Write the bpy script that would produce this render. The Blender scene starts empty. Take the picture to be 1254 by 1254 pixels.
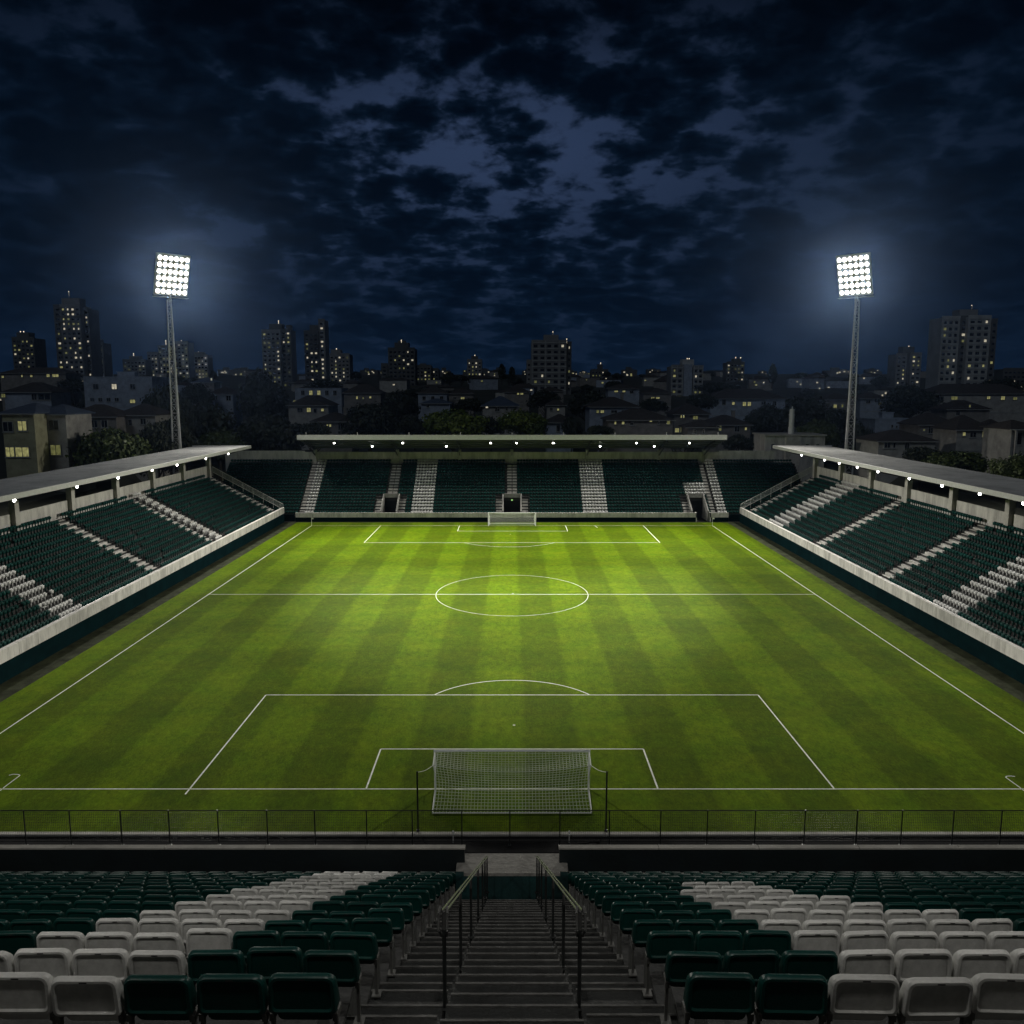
import bpy, math, random
import numpy as np
from mathutils import Vector, Matrix
R = math.radians
random.seed(7)
SC = bpy.context.scene
COL = SC.collection

# ------------------------------------------------------------------ camera, sky, moon, exposure
CAM_H, F, TH = 24.5, 1025.0, R(8.16)          # focal length in pixels of a 1254 px frame
cd = bpy.data.cameras.new('camera'); cam = bpy.data.objects.new('camera', cd); COL.objects.link(cam)
cam.location = (0, 0, CAM_H); cam.rotation_euler = (R(90) - TH, 0, 0)
cd.sensor_width = 36; cd.lens = F / 1254 * 36; cd.clip_start = .1; cd.clip_end = 9000
SC.camera = cam
SC.view_settings.view_transform = 'Standard'; SC.view_settings.look = 'None'
SC.view_settings.exposure = 0; SC.view_settings.gamma = 1
SC.render.engine = 'CYCLES'
cy = SC.cycles
cy.use_denoising = True; cy.max_bounces = 4; cy.diffuse_bounces = 2; cy.glossy_bounces = 2
cy.transmission_bounces = 2; cy.volume_bounces = 0; cy.transparent_max_bounces = 8
cy.sample_clamp_indirect = 3; cy.caustics_reflective = False; cy.caustics_refractive = False
cy.use_light_tree = True

MOON_FILL_E, FLOOD_P, SIDE_P, FAR_P, NEAR_P = .19, 7.3e5, 450, 260, 820

w = bpy.data.worlds.new('World'); SC.world = w; w.use_nodes = True
w.cycles.sampling_method = 'MANUAL'; w.cycles.sample_map_resolution = 128
nt = w.node_tree; N = nt.nodes; L = nt.links
for n in list(N): N.remove(n)
def wn(t, **k):
    n = N.new(t)
    for a, b in k.items(): setattr(n, a, b)
    return n
def wmath(op, a, b=None, c=None, clamp=False):
    n = wn('ShaderNodeMath', operation=op, use_clamp=clamp)
    for i, v in enumerate((a, b, c)):
        if v is None: continue
        if isinstance(v, (int, float)): n.inputs[i].default_value = v
        else: L.new(v, n.inputs[i])
    return n.outputs[0]
tc = wn('ShaderNodeTexCoord'); sp = wn('ShaderNodeSeparateXYZ'); L.new(tc.outputs['Generated'], sp.inputs[0])
zx, zy, zz = sp.outputs
zc = wmath('ADD', wmath('MAXIMUM', zz, 0.0), .26)
cb = wn('ShaderNodeCombineXYZ'); L.new(wmath('DIVIDE', zx, zc), cb.inputs[0]); L.new(wmath('DIVIDE', zy, zc), cb.inputs[1])
def noise(scale, det, rough, dist, off):
    mp = wn('ShaderNodeMapping'); mp.inputs['Location'].default_value = off; L.new(cb.outputs[0], mp.inputs[0])
    n = wn('ShaderNodeTexNoise'); n.inputs['Scale'].default_value = scale; n.inputs['Detail'].default_value = det
    n.inputs['Roughness'].default_value = rough; n.inputs['Distortion'].default_value = dist
    L.new(mp.outputs[0], n.inputs['Vector']); return n.outputs[0]
big = noise(1.3, 3, .5, .5, (3.1, 1.7, 0)); mid = noise(5.2, 6, .5, .25, (.4, 5.2, 0)); fine = noise(19, 6, .6, .2, (7, 2, 1))
puff = wn('ShaderNodeTexVoronoi', feature='F1'); puff.inputs['Scale'].default_value = 8.2
wv = wn('ShaderNodeVectorMath', operation='ADD'); L.new(cb.outputs[0], wv.inputs[0])
wn3 = wn('ShaderNodeTexNoise'); wn3.inputs['Scale'].default_value = 6; wn3.inputs['Detail'].default_value = 4; L.new(cb.outputs[0], wn3.inputs['Vector'])
ws = wn('ShaderNodeVectorMath', operation='SCALE'); ws.inputs['Scale'].default_value = .26; L.new(wn3.outputs['Color'], ws.inputs[0]); L.new(ws.outputs[0], wv.inputs[1]); L.new(wv.outputs[0], puff.inputs['Vector'])
pf = wmath('SUBTRACT', 1.0, wmath('MULTIPLY', puff.outputs['Distance'], 1.0))
dens = wmath('ADD', wmath('ADD', wmath('MULTIPLY', big, .28), wmath('MULTIPLY', mid, .36)), wmath('ADD', wmath('MULTIPLY', fine, .28), wmath('MULTIPLY', pf, .22)))
# afterglow: the thin, lighter part of the cloud deck lies ahead, a little above the horizon
gx = wmath('POWER', wmath('DIVIDE', wmath('ADD', zx, .03), .36), 2.0)
gz = wmath('POWER', wmath('DIVIDE', wmath('ADD', zz, -.27), .16), 2.0)
front = wmath('EXPONENT', wmath('MULTIPLY', wmath('ADD', gx, gz), -1.0))
front = wmath('MULTIPLY', front, wmath('GREATER_THAN', zy, 0.0))
thr = wmath('SUBTRACT', dens, wmath('MULTIPLY', front, .045))
mr = wn('ShaderNodeMapRange', interpolation_type='SMOOTHSTEP'); L.new(thr, mr.inputs[0])
mr.inputs['From Min'].default_value = .45; mr.inputs['From Max'].default_value = .55
mr.inputs['To Min'].default_value = 1; mr.inputs['To Max'].default_value = 0
gap = wmath('MULTIPLY', mr.outputs[0], wmath('ADD', wmath('MULTIPLY', front, .93), .07))
rim = wmath('POWER', gap, 1.35)
mb = wn('ShaderNodeMapRange', interpolation_type='SMOOTHSTEP'); L.new(dens, mb.inputs[0])      # thick and thin cloud
mb.inputs['From Min'].default_value = .46; mb.inputs['From Max'].default_value = .66
mb.inputs['To Min'].default_value = 1; mb.inputs['To Max'].default_value = 0
hz = wmath('EXPONENT', wmath('MULTIPLY', wmath('MAXIMUM', zz, 0.0), -11.0))
def vec(c):
    n = wn('ShaderNodeRGB'); n.outputs[0].default_value = (*c, 1); return n.outputs[0]
def vscale(v, s):
    n = wn('ShaderNodeVectorMath', operation='SCALE'); L.new(v, n.inputs[0])
    if isinstance(s, (int, float)): n.inputs['Scale'].default_value = s
    else: L.new(s, n.inputs['Scale'])
    return n.outputs[0]
def vadd(a, b):
    n = wn('ShaderNodeVectorMath', operation='ADD'); L.new(a, n.inputs[0]); L.new(b, n.inputs[1]); return n.outputs[0]
wide = wmath('ADD', wmath('MULTIPLY', front, .65), .35)
col = vadd(vec((.0003, .0021, .0058)), vscale(vscale(vec((.0034, .0095, .0225)), mb.outputs[0]), wide))
col = vadd(col, vscale(vec((.0205, .0300, .062)), rim))
col = vadd(col, vscale(vec((.0028, .0078, .0190)), hz))
tp = wn('ShaderNodeMapRange', interpolation_type='SMOOTHSTEP'); L.new(zz, tp.inputs[0])      # the deck thickens overhead
tp.inputs['From Min'].default_value = .26; tp.inputs['From Max'].default_value = .46; tp.inputs['To Min'].default_value = 1; tp.inputs['To Max'].default_value = .32
col = vscale(col, tp.outputs[0])
bg = wn('ShaderNodeBackground'); L.new(col, bg.inputs[0]); bg.inputs[1].default_value = 1.0
wo = wn('ShaderNodeOutputWorld'); L.new(bg.outputs[0], wo.inputs[0])

md = bpy.data.lights.new('moon_fill', 'SUN'); md.energy = MOON_FILL_E; md.angle = R(20); md.color = (.80, .90, 1)
moon_fill = bpy.data.objects.new('moon_fill', md); COL.objects.link(moon_fill); moon_fill.rotation_euler = (R(50), 0, R(-22))  # unseen moon, added as dim fill for houses and roofs

# ------------------------------------------------------------------ helpers
CT, ST = math.cos(TH), math.sin(TH)
def at(px, py, D):
    """the point at distance D ahead that the photograph shows at pixel (px, py)"""
    u, v = (px - 627) / F, (py - 627) / F
    t = D / (CT - v * ST)
    return Vector((u * t, D, CAM_H - t * (ST + v * CT)))
def ground_at(px, py):
    u, v = (px - 627) / F, (py - 627) / F
    t = CAM_H / (ST + v * CT)
    return Vector((u * t, t * (CT - v * ST), 0))
TY = ([-400, 0, 100, 180, 300, 500, 800, 1500, 3200], [4, 5, 6, 8, 13, 22, 36, 55, 84])
def T(x, y):
    """height of the land outside the stadium"""
    return float(np.interp(y, *TY))

def tag(o, label=None, cat=None, group=None, kind=None):
    if label: o['label'] = label
    if cat: o['category'] = cat
    if group: o['group'] = group
    if kind: o['kind'] = kind
    return o
def empty(name, loc, label, cat, group=None, rz=0):
    o = bpy.data.objects.new(name, None); COL.objects.link(o); o.location = loc; o.rotation_euler = (0, 0, rz)
    o.empty_display_size = .3
    return tag(o, label, cat, group)

class MB:
    """collects boxes, bars and sheets into ONE mesh"""
    def __init__(s): s.v = []; s.f = []; s.m = []
    def add(s, vs, fs, m=0):
        b = len(s.v); s.v.extend(tuple(p) for p in vs)
        s.f.extend(tuple(b + i for i in f) for f in fs); s.m.extend([m] * len(fs)); return s
    def box(s, a, b, m=0):
        (x0, y0, z0), (x1, y1, z1) = a, b
        return s.add([(x0,y0,z0),(x1,y0,z0),(x1,y1,z0),(x0,y1,z0),(x0,y0,z1),(x1,y0,z1),(x1,y1,z1),(x0,y1,z1)],
            [(0,3,2,1),(4,5,6,7),(0,1,5,4),(1,2,6,5),(2,3,7,6),(3,0,4,7)], m)
    def bar(s, p, q, r, n=6, m=0, r2=None, caps=True):
        p, q = Vector(p), Vector(q); r2 = r if r2 is None else r2
        d = (q - p).normalized(); a = d.orthogonal().normalized(); b = d.cross(a)
        vs = []
        for c, rr in ((p, r), (q, r2)):
            for i in range(n):
                t = 2 * math.pi * (i + .5) / n
                vs.append(c + a * (rr * math.cos(t)) + b * (rr * math.sin(t)))
        fs = [(i, (i + 1) % n, n + (i + 1) % n, n + i) for i in range(n)]
        if caps: fs += [tuple(range(n - 1, -1, -1)), tuple(range(n, 2 * n))]
        return s.add(vs, fs, m)
    def path(s, pts, r, n=6, m=0):
        for p, q in zip(pts, pts[1:]): s.bar(p, q, r, n, m)
        return s
    def beam(s, p, q, w, h, m=0):
        """a rectangular bar, h measured upright"""
        p, q = Vector(p), Vector(q); d = (q - p).normalized(); up = Vector((0, 0, 1))
        a = d.cross(up); a = a.normalized() * (w / 2) if a.length > 1e-4 else Vector((w / 2, 0, 0))
        b = a.cross(d).normalized() * (h / 2)
        vs = [c + sa * a + sb * b for c in (p, q) for sa, sb in ((-1,-1),(1,-1),(1,1),(-1,1))]
        return s.add(vs, [(0,1,5,4),(1,2,6,5),(2,3,7,6),(3,0,4,7),(3,2,1,0),(4,5,6,7)], m)
    def quad(s, *p, m=0): return s.add(p, [tuple(range(len(p)))], m)
    def lathe(s, prof, n=12, m=0, c=(0,0,0)):
        vs = [(c[0] + r * math.cos(2*math.pi*i/n), c[1] + r * math.sin(2*math.pi*i/n), c[2] + z) for r, z in prof for i in range(n)]
        fs = [(k*n+i, k*n+(i+1)%n, (k+1)*n+(i+1)%n, (k+1)*n+i) for k in range(len(prof)-1) for i in range(n)]
        fs += [tuple(range(n-1, -1, -1)), tuple((len(prof)-1)*n+i for i in range(n))]
        return s.add(vs, fs, m)
    def mesh(s, name, mats, smooth=None, off=(0,0,0), fn=None):
        me = bpy.data.meshes.new(name)
        vs = s.v if fn is None else [fn(*p) for p in s.v]
        if any(off): vs = [(p[0]-off[0], p[1]-off[1], p[2]-off[2]) for p in vs]
        me.from_pydata(vs, [], s.f)
        for m in (mats if isinstance(mats, (list, tuple)) else [mats]): me.materials.append(m)
        if any(s.m): me.polygons.foreach_set('material_index', s.m)
        if smooth is not None:
            me.polygons.foreach_set('use_smooth', [True] * len(s.f)); me.set_sharp_from_angle(angle=R(smooth))
        me.update(); return me
    def build(s, name, mats, parent=None, smooth=None, world=False, fn=None):
        """world=True: the vertices are world coordinates, moved to the parent's frame"""
        off = Vector((0,0,0)); q = parent if world else None
        while q: off += q.location; q = q.parent
        off = tuple(off)
        return link(name, s.mesh(name, mats, smooth, off, fn), parent)
def link(name, me, parent=None):
    o = bpy.data.objects.new(name, me); COL.objects.link(o)
    if parent: o.parent = parent
    return o
def copy_tree(o, parent=None):
    c = o.copy(); COL.objects.link(c); c.parent = parent
    for ch in o.children: copy_tree(ch, c)
    return c

# ------------------------------------------------------------------ materials
def mat(name,  col, rough=.7, var=.25, scale=1.5, det=5, bump=0, bscale=None, metal=0, spec=.5, stretch=(1,1,1), stain=0, sscale=.35, rnd=0):
    m = bpy.data.materials.new(name); m.use_nodes = True; t = m.node_tree; n = t.nodes; l = t.links
    p = n['Principled BSDF']; p.inputs['Roughness'].default_value = rough; p.inputs['Metallic'].default_value = metal
    p.inputs['Specular IOR Level'].default_value = spec
    tcn = n.new('ShaderNodeTexCoord'); mp = n.new('ShaderNodeMapping'); mp.inputs['Scale'].default_value = stretch
    l.new(tcn.outputs['Object'], mp.inputs[0])
    nz = n.new('ShaderNodeTexNoise'); nz.inputs['Scale'].default_value = scale; nz.inputs['Detail'].default_value = det
    nz.inputs['Roughness'].default_value = .65
    l.new(mp.outputs[0], nz.inputs['Vector'])
    mr = n.new('ShaderNodeMapRange'); l.new(nz.outputs[0], mr.inputs[0])
    mr.inputs['From Min'].default_value = .3; mr.inputs['From Max'].default_value = .7
    mr.inputs['To Min'].default_value = 1 - var; mr.inputs['To Max'].default_value = 1 + var
    fac = mr.outputs[0]
    if stain:
        n2 = n.new('ShaderNodeTexNoise'); n2.inputs['Scale'].default_value = sscale; n2.inputs['Detail'].default_value = 8
        n2.inputs['Roughness'].default_value = .7; l.new(mp.outputs[0], n2.inputs['Vector'])
        m2 = n.new('ShaderNodeMapRange'); l.new(n2.outputs[0], m2.inputs[0])
        m2.inputs['From Min'].default_value = .45; m2.inputs['From Max'].default_value = .65
        m2.inputs['To Min'].default_value = 1; m2.inputs['To Max'].default_value = 1 - stain
        mu = n.new('ShaderNodeMath'); mu.operation = 'MULTIPLY'; l.new(fac, mu.inputs[0]); l.new(m2.outputs[0], mu.inputs[1]); fac = mu.outputs[0]
    if rnd:
        oi = n.new('ShaderNodeObjectInfo'); ge = n.new('ShaderNodeNewGeometry'); ad = n.new('ShaderNodeMath'); ad.operation = 'ADD'
        l.new(oi.outputs['Random'], ad.inputs[0]); l.new(ge.outputs['Random Per Island'], ad.inputs[1])
        m3 = n.new('ShaderNodeMapRange'); l.new(ad.outputs[0], m3.inputs[0]); m3.inputs['From Max'].default_value = 2
        m3.inputs['To Min'].default_value = 1 - rnd; m3.inputs['To Max'].default_value = 1 + rnd
        mu3 = n.new('ShaderNodeMath'); mu3.operation = 'MULTIPLY'; l.new(fac, mu3.inputs[0]); l.new(m3.outputs[0], mu3.inputs[1]); fac = mu3.outputs[0]
    v = n.new('ShaderNodeVectorMath'); v.operation = 'SCALE'; v.inputs[0].default_value = col; l.new(fac, v.inputs['Scale'])
    l.new(v.outputs[0], p.inputs['Base Color'])
    if bump:
        nb = n.new('ShaderNodeTexNoise'); nb.inputs['Scale'].default_value = bscale or scale * 8; nb.inputs['Detail'].default_value = 4
        l.new(mp.outputs[0], nb.inputs['Vector'])
        b = n.new('ShaderNodeBump'); b.inputs['Strength'].default_value = bump; b.inputs['Distance'].default_value = .05
        l.new(nb.outputs[0], b.inputs['Height']); l.new(b.outputs[0], p.inputs['Normal'])
    return m
def emit(name, col, s, sampled=False):
    m = bpy.data.materials.new(name); m.use_nodes = True; t = m.node_tree
    p = t.nodes['Principled BSDF']; p.inputs['Base Color'].default_value = (.05, .05, .05, 1); p.inputs['Roughness'].default_value = .3
    p.inputs['Emission Color'].default_value = (*col, 1); p.inputs['Emission Strength'].default_value = s
    # curtains and rooms behind the pane: uneven brightness
    tcn = t.nodes.new('ShaderNodeTexCoord'); nz = t.nodes.new('ShaderNodeTexNoise'); nz.inputs['Scale'].default_value = 1.7
    t.links.new(tcn.outputs['Object'], nz.inputs['Vector'])
    mr = t.nodes.new('ShaderNodeMapRange'); mr.inputs['From Min'].default_value = .3; mr.inputs['From Max'].default_value = .7
    mr.inputs['To Min'].default_value = s * .45; mr.inputs['To Max'].default_value = s * 1.4
    t.links.new(nz.outputs[0], mr.inputs[0]); t.links.new(mr.outputs[0], p.inputs['Emission Strength'])
    if not sampled: m.cycles.emission_sampling = 'NONE'
    return m
M = {}
M['concrete'] = mat('weathered concrete', (.42, .405, .37), .85, .18, .6, 8, .3, 9, stain=.35, sscale=.5)
M['concrete_wall'] = mat('streaked concrete wall', (.46, .445, .41), .85, .16, 1.2, 8, .25, 9, stretch=(1,1,.25), stain=.4, sscale=.8)
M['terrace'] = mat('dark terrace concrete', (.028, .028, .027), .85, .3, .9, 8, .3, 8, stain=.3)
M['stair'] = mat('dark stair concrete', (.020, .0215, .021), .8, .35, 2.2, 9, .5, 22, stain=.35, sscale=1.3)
M['nosing'] = mat('worn step nosing', (.075, .075, .072), .8, .45, 3, 8, .3, 22)
M['step'] = mat('pale aisle concrete', (.50, .485, .45), .85, .22, 2, 7, .2, 12, stain=.35, sscale=1.1)
M['landing'] = mat('pale landing slab', (.33, .32, .295), .85, .35, 1.6, 9, .7, 5, stain=.6, sscale=1.6)
M['teal_wall'] = mat('teal painted wall', (.0018, .012, .014), .8, .25, .8, 6, .15, 8, stain=.3, spec=.02)
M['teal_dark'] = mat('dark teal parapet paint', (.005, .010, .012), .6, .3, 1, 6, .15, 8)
M['apron'] = mat('dark asphalt', (.020, .020, .021), .95, .3, 1.4, 9, .4, 30, stain=.35, spec=.05)
M['dirt'] = mat('worn perimeter strip', (.040, .046, .026), .95, .45, .8, 10, .5, 14, stain=.5, sscale=.6, spec=.05)
M['roof'] = mat('grey sheet metal roof', (.46, .46, .45), .5, .14, .35, 6, .1, 5, stain=.3, sscale=.25, stretch=(1,1,1), spec=.4)
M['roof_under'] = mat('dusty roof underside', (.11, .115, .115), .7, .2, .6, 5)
M['steel'] = mat('galvanised steel', (.58, .58, .56), .55, .2, 1.2, 5, metal=0)
M['portal'] = mat('grey portal concrete', (.24, .235, .22), .85, .22, 2, 7, .2, 12, stain=.3)
M['steel_dark'] = mat('dark painted steel', (.018, .020, .020), .38, .3, 3, 4, spec=.6)
M['rail'] = mat('worn steel handrail', (.11, .11, .108), .32, .3, 5, 4, metal=.3)
M['teal_low'] = mat('scuffed teal low wall', (.010, .050, .052), .7, .35, 1.2, 8, .2, 8, stain=.4)
M['near_floor'] = mat('black stained terrace', (.020, .021, .021), .85, .35, 1.2, 8, .3, 9, stain=.3)  # one tone darker than the terraces of the other stands
M['parapet'] = mat('lightened streaked parapet', (.60, .58, .54), .85, .16, 1.2, 8, .3, 9, stretch=(1,1,.25), stain=.38, sscale=.8, spec=.2)  # floodlight on the walls is put into this paler concrete
M['white_paint'] = mat('white frame paint', (.88, .88, .86), .4, .06, 3, 3)
M['net'] = mat('white net cord', (.84, .86, .80), .8, .1, 4, 3)
M['line'] = mat('white turf paint', (.78, .80, .70), .9, .32, 6, 8, stain=.25, sscale=3)
M['seat_green'] = mat('dark green seat plastic', (.0016, .031, .0265), .40, .25, 2.4, 6, .06, 30, spec=.35, rnd=.35)
M['seat_green_matt'] = mat('matt dark green plastic', (.0014, .029, .0245), .6, .3, .9, 5, spec=.1, rnd=.45)  # gloss cut so lamps glint less on the massed seats
M['seat_white'] = mat('aged white seat plastic', (.56, .56, .54), .48, .14, 2.4, 7, .06, 30, spec=.3, stain=.28, sscale=3.4, rnd=.22)
M['seat_slot'] = mat('painted slot shade', (.01, .01, .01), .8, .1)
M['seat_iron'] = mat('seat bracket iron', (.12, .12, .115), .5, .3, 4, 4, metal=.5)
M['black'] = mat('unlit interior', (.006, .006, .007), .9, .2)
M['lens'] = emit('flood lens', (1, .97, .90), 14)
M['lens_small'] = emit('roof lamp lens', (1, .96, .88), 16)
M['housing'] = mat('pale lamp housing', (.55, .55, .53), .5, .1, 3, 3)
M['exit'] = emit('green exit lamp', (.5, 1, .3), .6)
GL = ['pale plaster', 'blue grey plaster', 'ochre plaster', 'grey brown plaster']
for k, c in zip(('wall_pale', 'wall_blue', 'wall_ochre', 'wall_brown'), ((.40,.39,.36),(.34,.39,.47),(.38,.37,.24),(.26,.245,.225))):
    M[k] = mat(k.replace('_', ' plaster '), c, .9, .16, .8, 7, .15, 10, stain=.3, sscale=.5)
M['tile'] = mat('dark clay roof tiles', (.050, .043, .040), .9, .35, 1.2, 7, .6, 14)
M['tile_blue'] = mat('slate blue roof sheets', (.075, .10, .15), .55, .25, 1, 6, .3, 6)
M['trim'] = mat('pale window trim', (.30, .31, .30), .8, .1)
M['glass'] = mat('dark window glass', (.012, .014, .018), .15, .2, 2, 3, spec=.6)
M['lit'] = emit('lit window warm', (.78, .74, .30), .28)
M['lit_dim'] = emit('lit window dim', (.62, .62, .22), .16)
M['lit_white'] = emit('lit window pale', (1, .90, .66), .45)
M['beacon'] = emit('mast light', (1, .85, .62), 1.2)
M['tower_pale'] = mat('tower pale render', (.46, .47, .46), .9, .15, .15, 6, stain=.25, sscale=.1)
M['tower_dark'] = mat('tower dark render', (.10, .105, .105), .9, .2, .15, 6)
M['tower_mid'] = mat('tower grey render', (.23, .235, .235), .9, .2, .15, 6)
M['bark'] = mat('bark', (.05, .042, .034), .95, .3, 2, 6, .6, 12)
def leafmat(name, a, b):
    m = bpy.data.materials.new(name); m.use_nodes = True; t = m.node_tree; n = t.nodes; l = t.links
    p = n['Principled BSDF']; p.inputs['Roughness'].default_value = .6
    tcn = n.new('ShaderNodeTexCoord'); nz = n.new('ShaderNodeTexNoise'); nz.inputs['Scale'].default_value = .55; nz.inputs['Detail'].default_value = 6
    l.new(tcn.outputs['Object'], nz.inputs['Vector'])
    rp = n.new('ShaderNodeValToRGB'); rp.color_ramp.elements[0].position = .35; rp.color_ramp.elements[1].position = .68
    rp.color_ramp.elements[0].color = (*a, 1); rp.color_ramp.elements[1].color = (*b, 1)
    l.new(nz.outputs[0], rp.inputs[0]); l.new(rp.outputs[0], p.inputs['Base Color']); return m
M['leaf'] = leafmat('broad leaves', (.03, .05, .012), (.08, .11, .022))
M['leaf_bright'] = leafmat('lit leaves', (.06, .10, .012), (.15, .20, .025))  # stadium light on these crowns is put into the leaf colour
M['leaf_dark'] = leafmat('dark leaves', (.014, .022, .012), (.035, .046, .024))
M['land'] = mat('dark earth and scrub', (.035, .038, .026), .95, .5, .05, 9, .4, .6)

def grass():
    m = bpy.data.materials.new('mown pitch grass'); m.use_nodes = True; t = m.node_tree; n = t.nodes; l = t.links
    p = n['Principled BSDF']; p.inputs['Roughness'].default_value = .85; p.inputs['Specular IOR Level'].default_value = .03
    tcn = n.new('ShaderNodeTexCoord'); sx = n.new('ShaderNodeSeparateXYZ'); l.new(tcn.outputs['Object'], sx.inputs[0])
    def ma(op, a, b=None):
        k = n.new('ShaderNodeMath'); k.operation = op
        for i, v in enumerate((a, b)):
            if v is None: continue
            if isinstance(v, (int, float)): k.inputs[i].default_value = v
            else: l.new(v, k.inputs[i])
        return k.outputs[0]
    def nz(scale, det, st=(1,1,1), rough=.6):
        mp = n.new('ShaderNodeMapping'); mp.inputs['Scale'].default_value = st; l.new(tcn.outputs['Object'], mp.inputs[0])
        k = n.new('ShaderNodeTexNoise'); k.inputs['Scale'].default_value = scale; k.inputs['Detail'].default_value = det
        k.inputs['Roughness'].default_value = rough; l.new(mp.outputs[0], k.inputs['Vector']); return k.outputs[0]
    def rng(v, a, b, c, d, sm=False):
        k = n.new('ShaderNodeMapRange'); k.interpolation_type = 'SMOOTHSTEP' if sm else 'LINEAR'; l.new(v, k.inputs[0])
        for i, q in zip(('From Min','From Max','To Min','To Max'), (a,b,c,d)): k.inputs[i].default_value = q
        return k.outputs[0]
    wob = ma('MULTIPLY', ma('SUBTRACT', nz(.5, 5), .5), .55)
    xs = ma('ADD', sx.outputs[0], wob); ys = ma('ADD', sx.outputs[1], wob)
    s1 = ma('SINE', ma('MULTIPLY', ma('SUBTRACT', xs, .83), math.pi / 3.9))       # -1 in -3.07...0.83
    s2 = ma('SINE', ma('MULTIPLY', ma('SUBTRACT', ys, 100.0), math.pi / 5.6))
    st = ma('ADD', rng(s1, -.28, .28, 1.14, .83, True), rng(s2, -.35, .35, -.05, .05, True))
    blotch = rng(nz(.11, 5), .3, .7, .86, 1.14); mid = rng(nz(1.7, 6, (1, .55, 1), .75), .3, .7, .70, 1.30); fine = rng(nz(7, 6, (1, .4, 1), .85), .3, .7, .58, 1.42)
    f = ma('MULTIPLY', ma('MULTIPLY', st, blotch), ma('MULTIPLY', mid, fine))
    mx = n.new('ShaderNodeMix'); mx.data_type = 'RGBA'
    mx.inputs['A'].default_value = (.061, .110, .0012, 1); mx.inputs['B'].default_value = (.085, .125, .0018, 1)
    l.new(rng(nz(.35, 6), .35, .7, 0, 1), mx.inputs['Factor'])
    v = n.new('ShaderNodeVectorMath'); v.operation = 'SCALE'; l.new(mx.outputs['Result'], v.inputs[0]); l.new(f, v.inputs['Scale'])
    l.new(v.outputs[0], p.inputs['Base Color'])
    b = n.new('ShaderNodeBump'); b.inputs['Strength'].default_value = .7; b.inputs['Distance'].default_value = .06
    l.new(nz(5, 6, (1, .5, 1), .8), b.inputs['Height']); l.new(b.outputs[0], p.inputs['Normal'])
    return m
M['grass'] = grass()

# ------------------------------------------------------------------ ground, pitch, markings (structure)
def sheet(name, x0, y0, x1, y1, z, m):
    return tag(MB().quad((x0,y0,z),(x1,y0,z),(x1,y1,z),(x0,y1,z)).build(name, m), kind='structure')
gx_ = [-2600,-1800,-1200,-800,-500,-330,-240,-180,-140,-110,-90,-78,-70,0,70,78,90,110,140,180,240,330,500,800,1200,1800,2600]
gy_ = [-300,-150,-60,-32,-24,0,60,120,180,188,200,230,265,300,350,400,450,500,580,680,800,950,1100,1300,1500,1900,2400,3200]
tm = MB()
for y in gy_:
    for x in gx_:
        inside = abs(x) <= 70 and -24 <= y <= 180
        tm.v.append((x, y, -.06 if inside else T(x, y) + (0 if abs(x) < 150 else 2.0 * math.sin(x * .013 + y * .01))))
nx = len(gx_)
for j in range(len(gy_) - 1):
    for i in range(nx - 1):
        tm.f.append((j*nx+i, j*nx+i+1, (j+1)*nx+i+1, (j+1)*nx+i)); tm.m.append(0)
tag(tm.build('ground', M['land']), kind='structure')
sheet('stadium_yard', -66, -22, 66, 178, -.02, M['apron'])
sheet('perimeter_strip', -43.3, 43.9, 43.3, 157.6, -.012, M['dirt'])
sheet('pitch', -40.8, 43.92, 40.8, 156.9, 0, M['grass'])
tag(MB().box((-52, 43.62, -.02), (52, 43.9, .10)).build('kerb', M['concrete']), kind='structure')
pm = MB(); LW = .052; ZL = .006
def pline(a, b, wd=LW):
    a, b = Vector((a[0], a[1], ZL)), Vector((b[0], b[1], ZL)); d = (b - a).normalized(); p = Vector((-d.y, d.x, 0)) * wd
    pm.quad(a - p, b - p, b + p, a + p)
def parc(cx, cy, rx, ry, a0, a1, n=72):
    for i in range(n):
        t0, t1 = a0 + (a1 - a0) * i / n, a0 + (a1 - a0) * (i + 1) / n
        q = []
        for t, k in ((t0, -LW), (t1, -LW), (t1, LW), (t0, LW)): q.append((cx + (rx + k) * math.cos(t), cy + (ry + k) * math.sin(t), ZL))
        pm.quad(*q)
GY, FY, HY, SX = 49.2, 153.1, 99.9, 37.1
pline((-52, GY), (52, GY)) if False else pline((-SX - 3.5, GY), (SX + 3.5, GY))
pline((-SX, FY), (SX, FY)); pline((-SX, HY), (SX, HY))
pline((-SX, GY), (-SX, FY)); pline((SX, GY), (SX, FY))
for s in (-1, 1):
    pline((s*20.1, GY - (.7 if s < 0 else 0)), (s*20.1, 65.56)); pline((s*9.1, GY), (s*9.1, 55.1))
    pline((s*24.3, 135.4), (s*24.3, FY)); pline((s*19.8, 146.9), (s*19.8, FY)) if False else None
    pline((s*(20.6 if s < 0 else 21.5), 146.9), (s*(20.6 if s < 0 else 21.5), FY)) if False else None
pline((-20.1, 65.56), (20.1, 65.56)); pline((-9.1, 55.1), (9.1, 55.1))
pline((-24.3, 135.4), (24.3, 135.4))
pline((-9.7, 146.9), (9.9, 146.9)); pline((-9.7, 146.9), (-9.7, FY)); pline((9.9, 146.9), (9.9, FY))
pline((15.6, 150.6), (15.3, FY))
LW = .028; parc(0, 100.3, 9.3, 10.4, 0, 2*math.pi); LW = .05
a = math.asin(6.34 / 7.5); parc(.0, 61.57, 7.5, 7.5, math.pi/2 - a, math.pi/2 + a)
LW = .036; a = math.asin(7.4 / 9.1); parc(-.4, 140.7, 9.1, 9.1, -math.pi/2 - a, -math.pi/2 + a)
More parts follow.
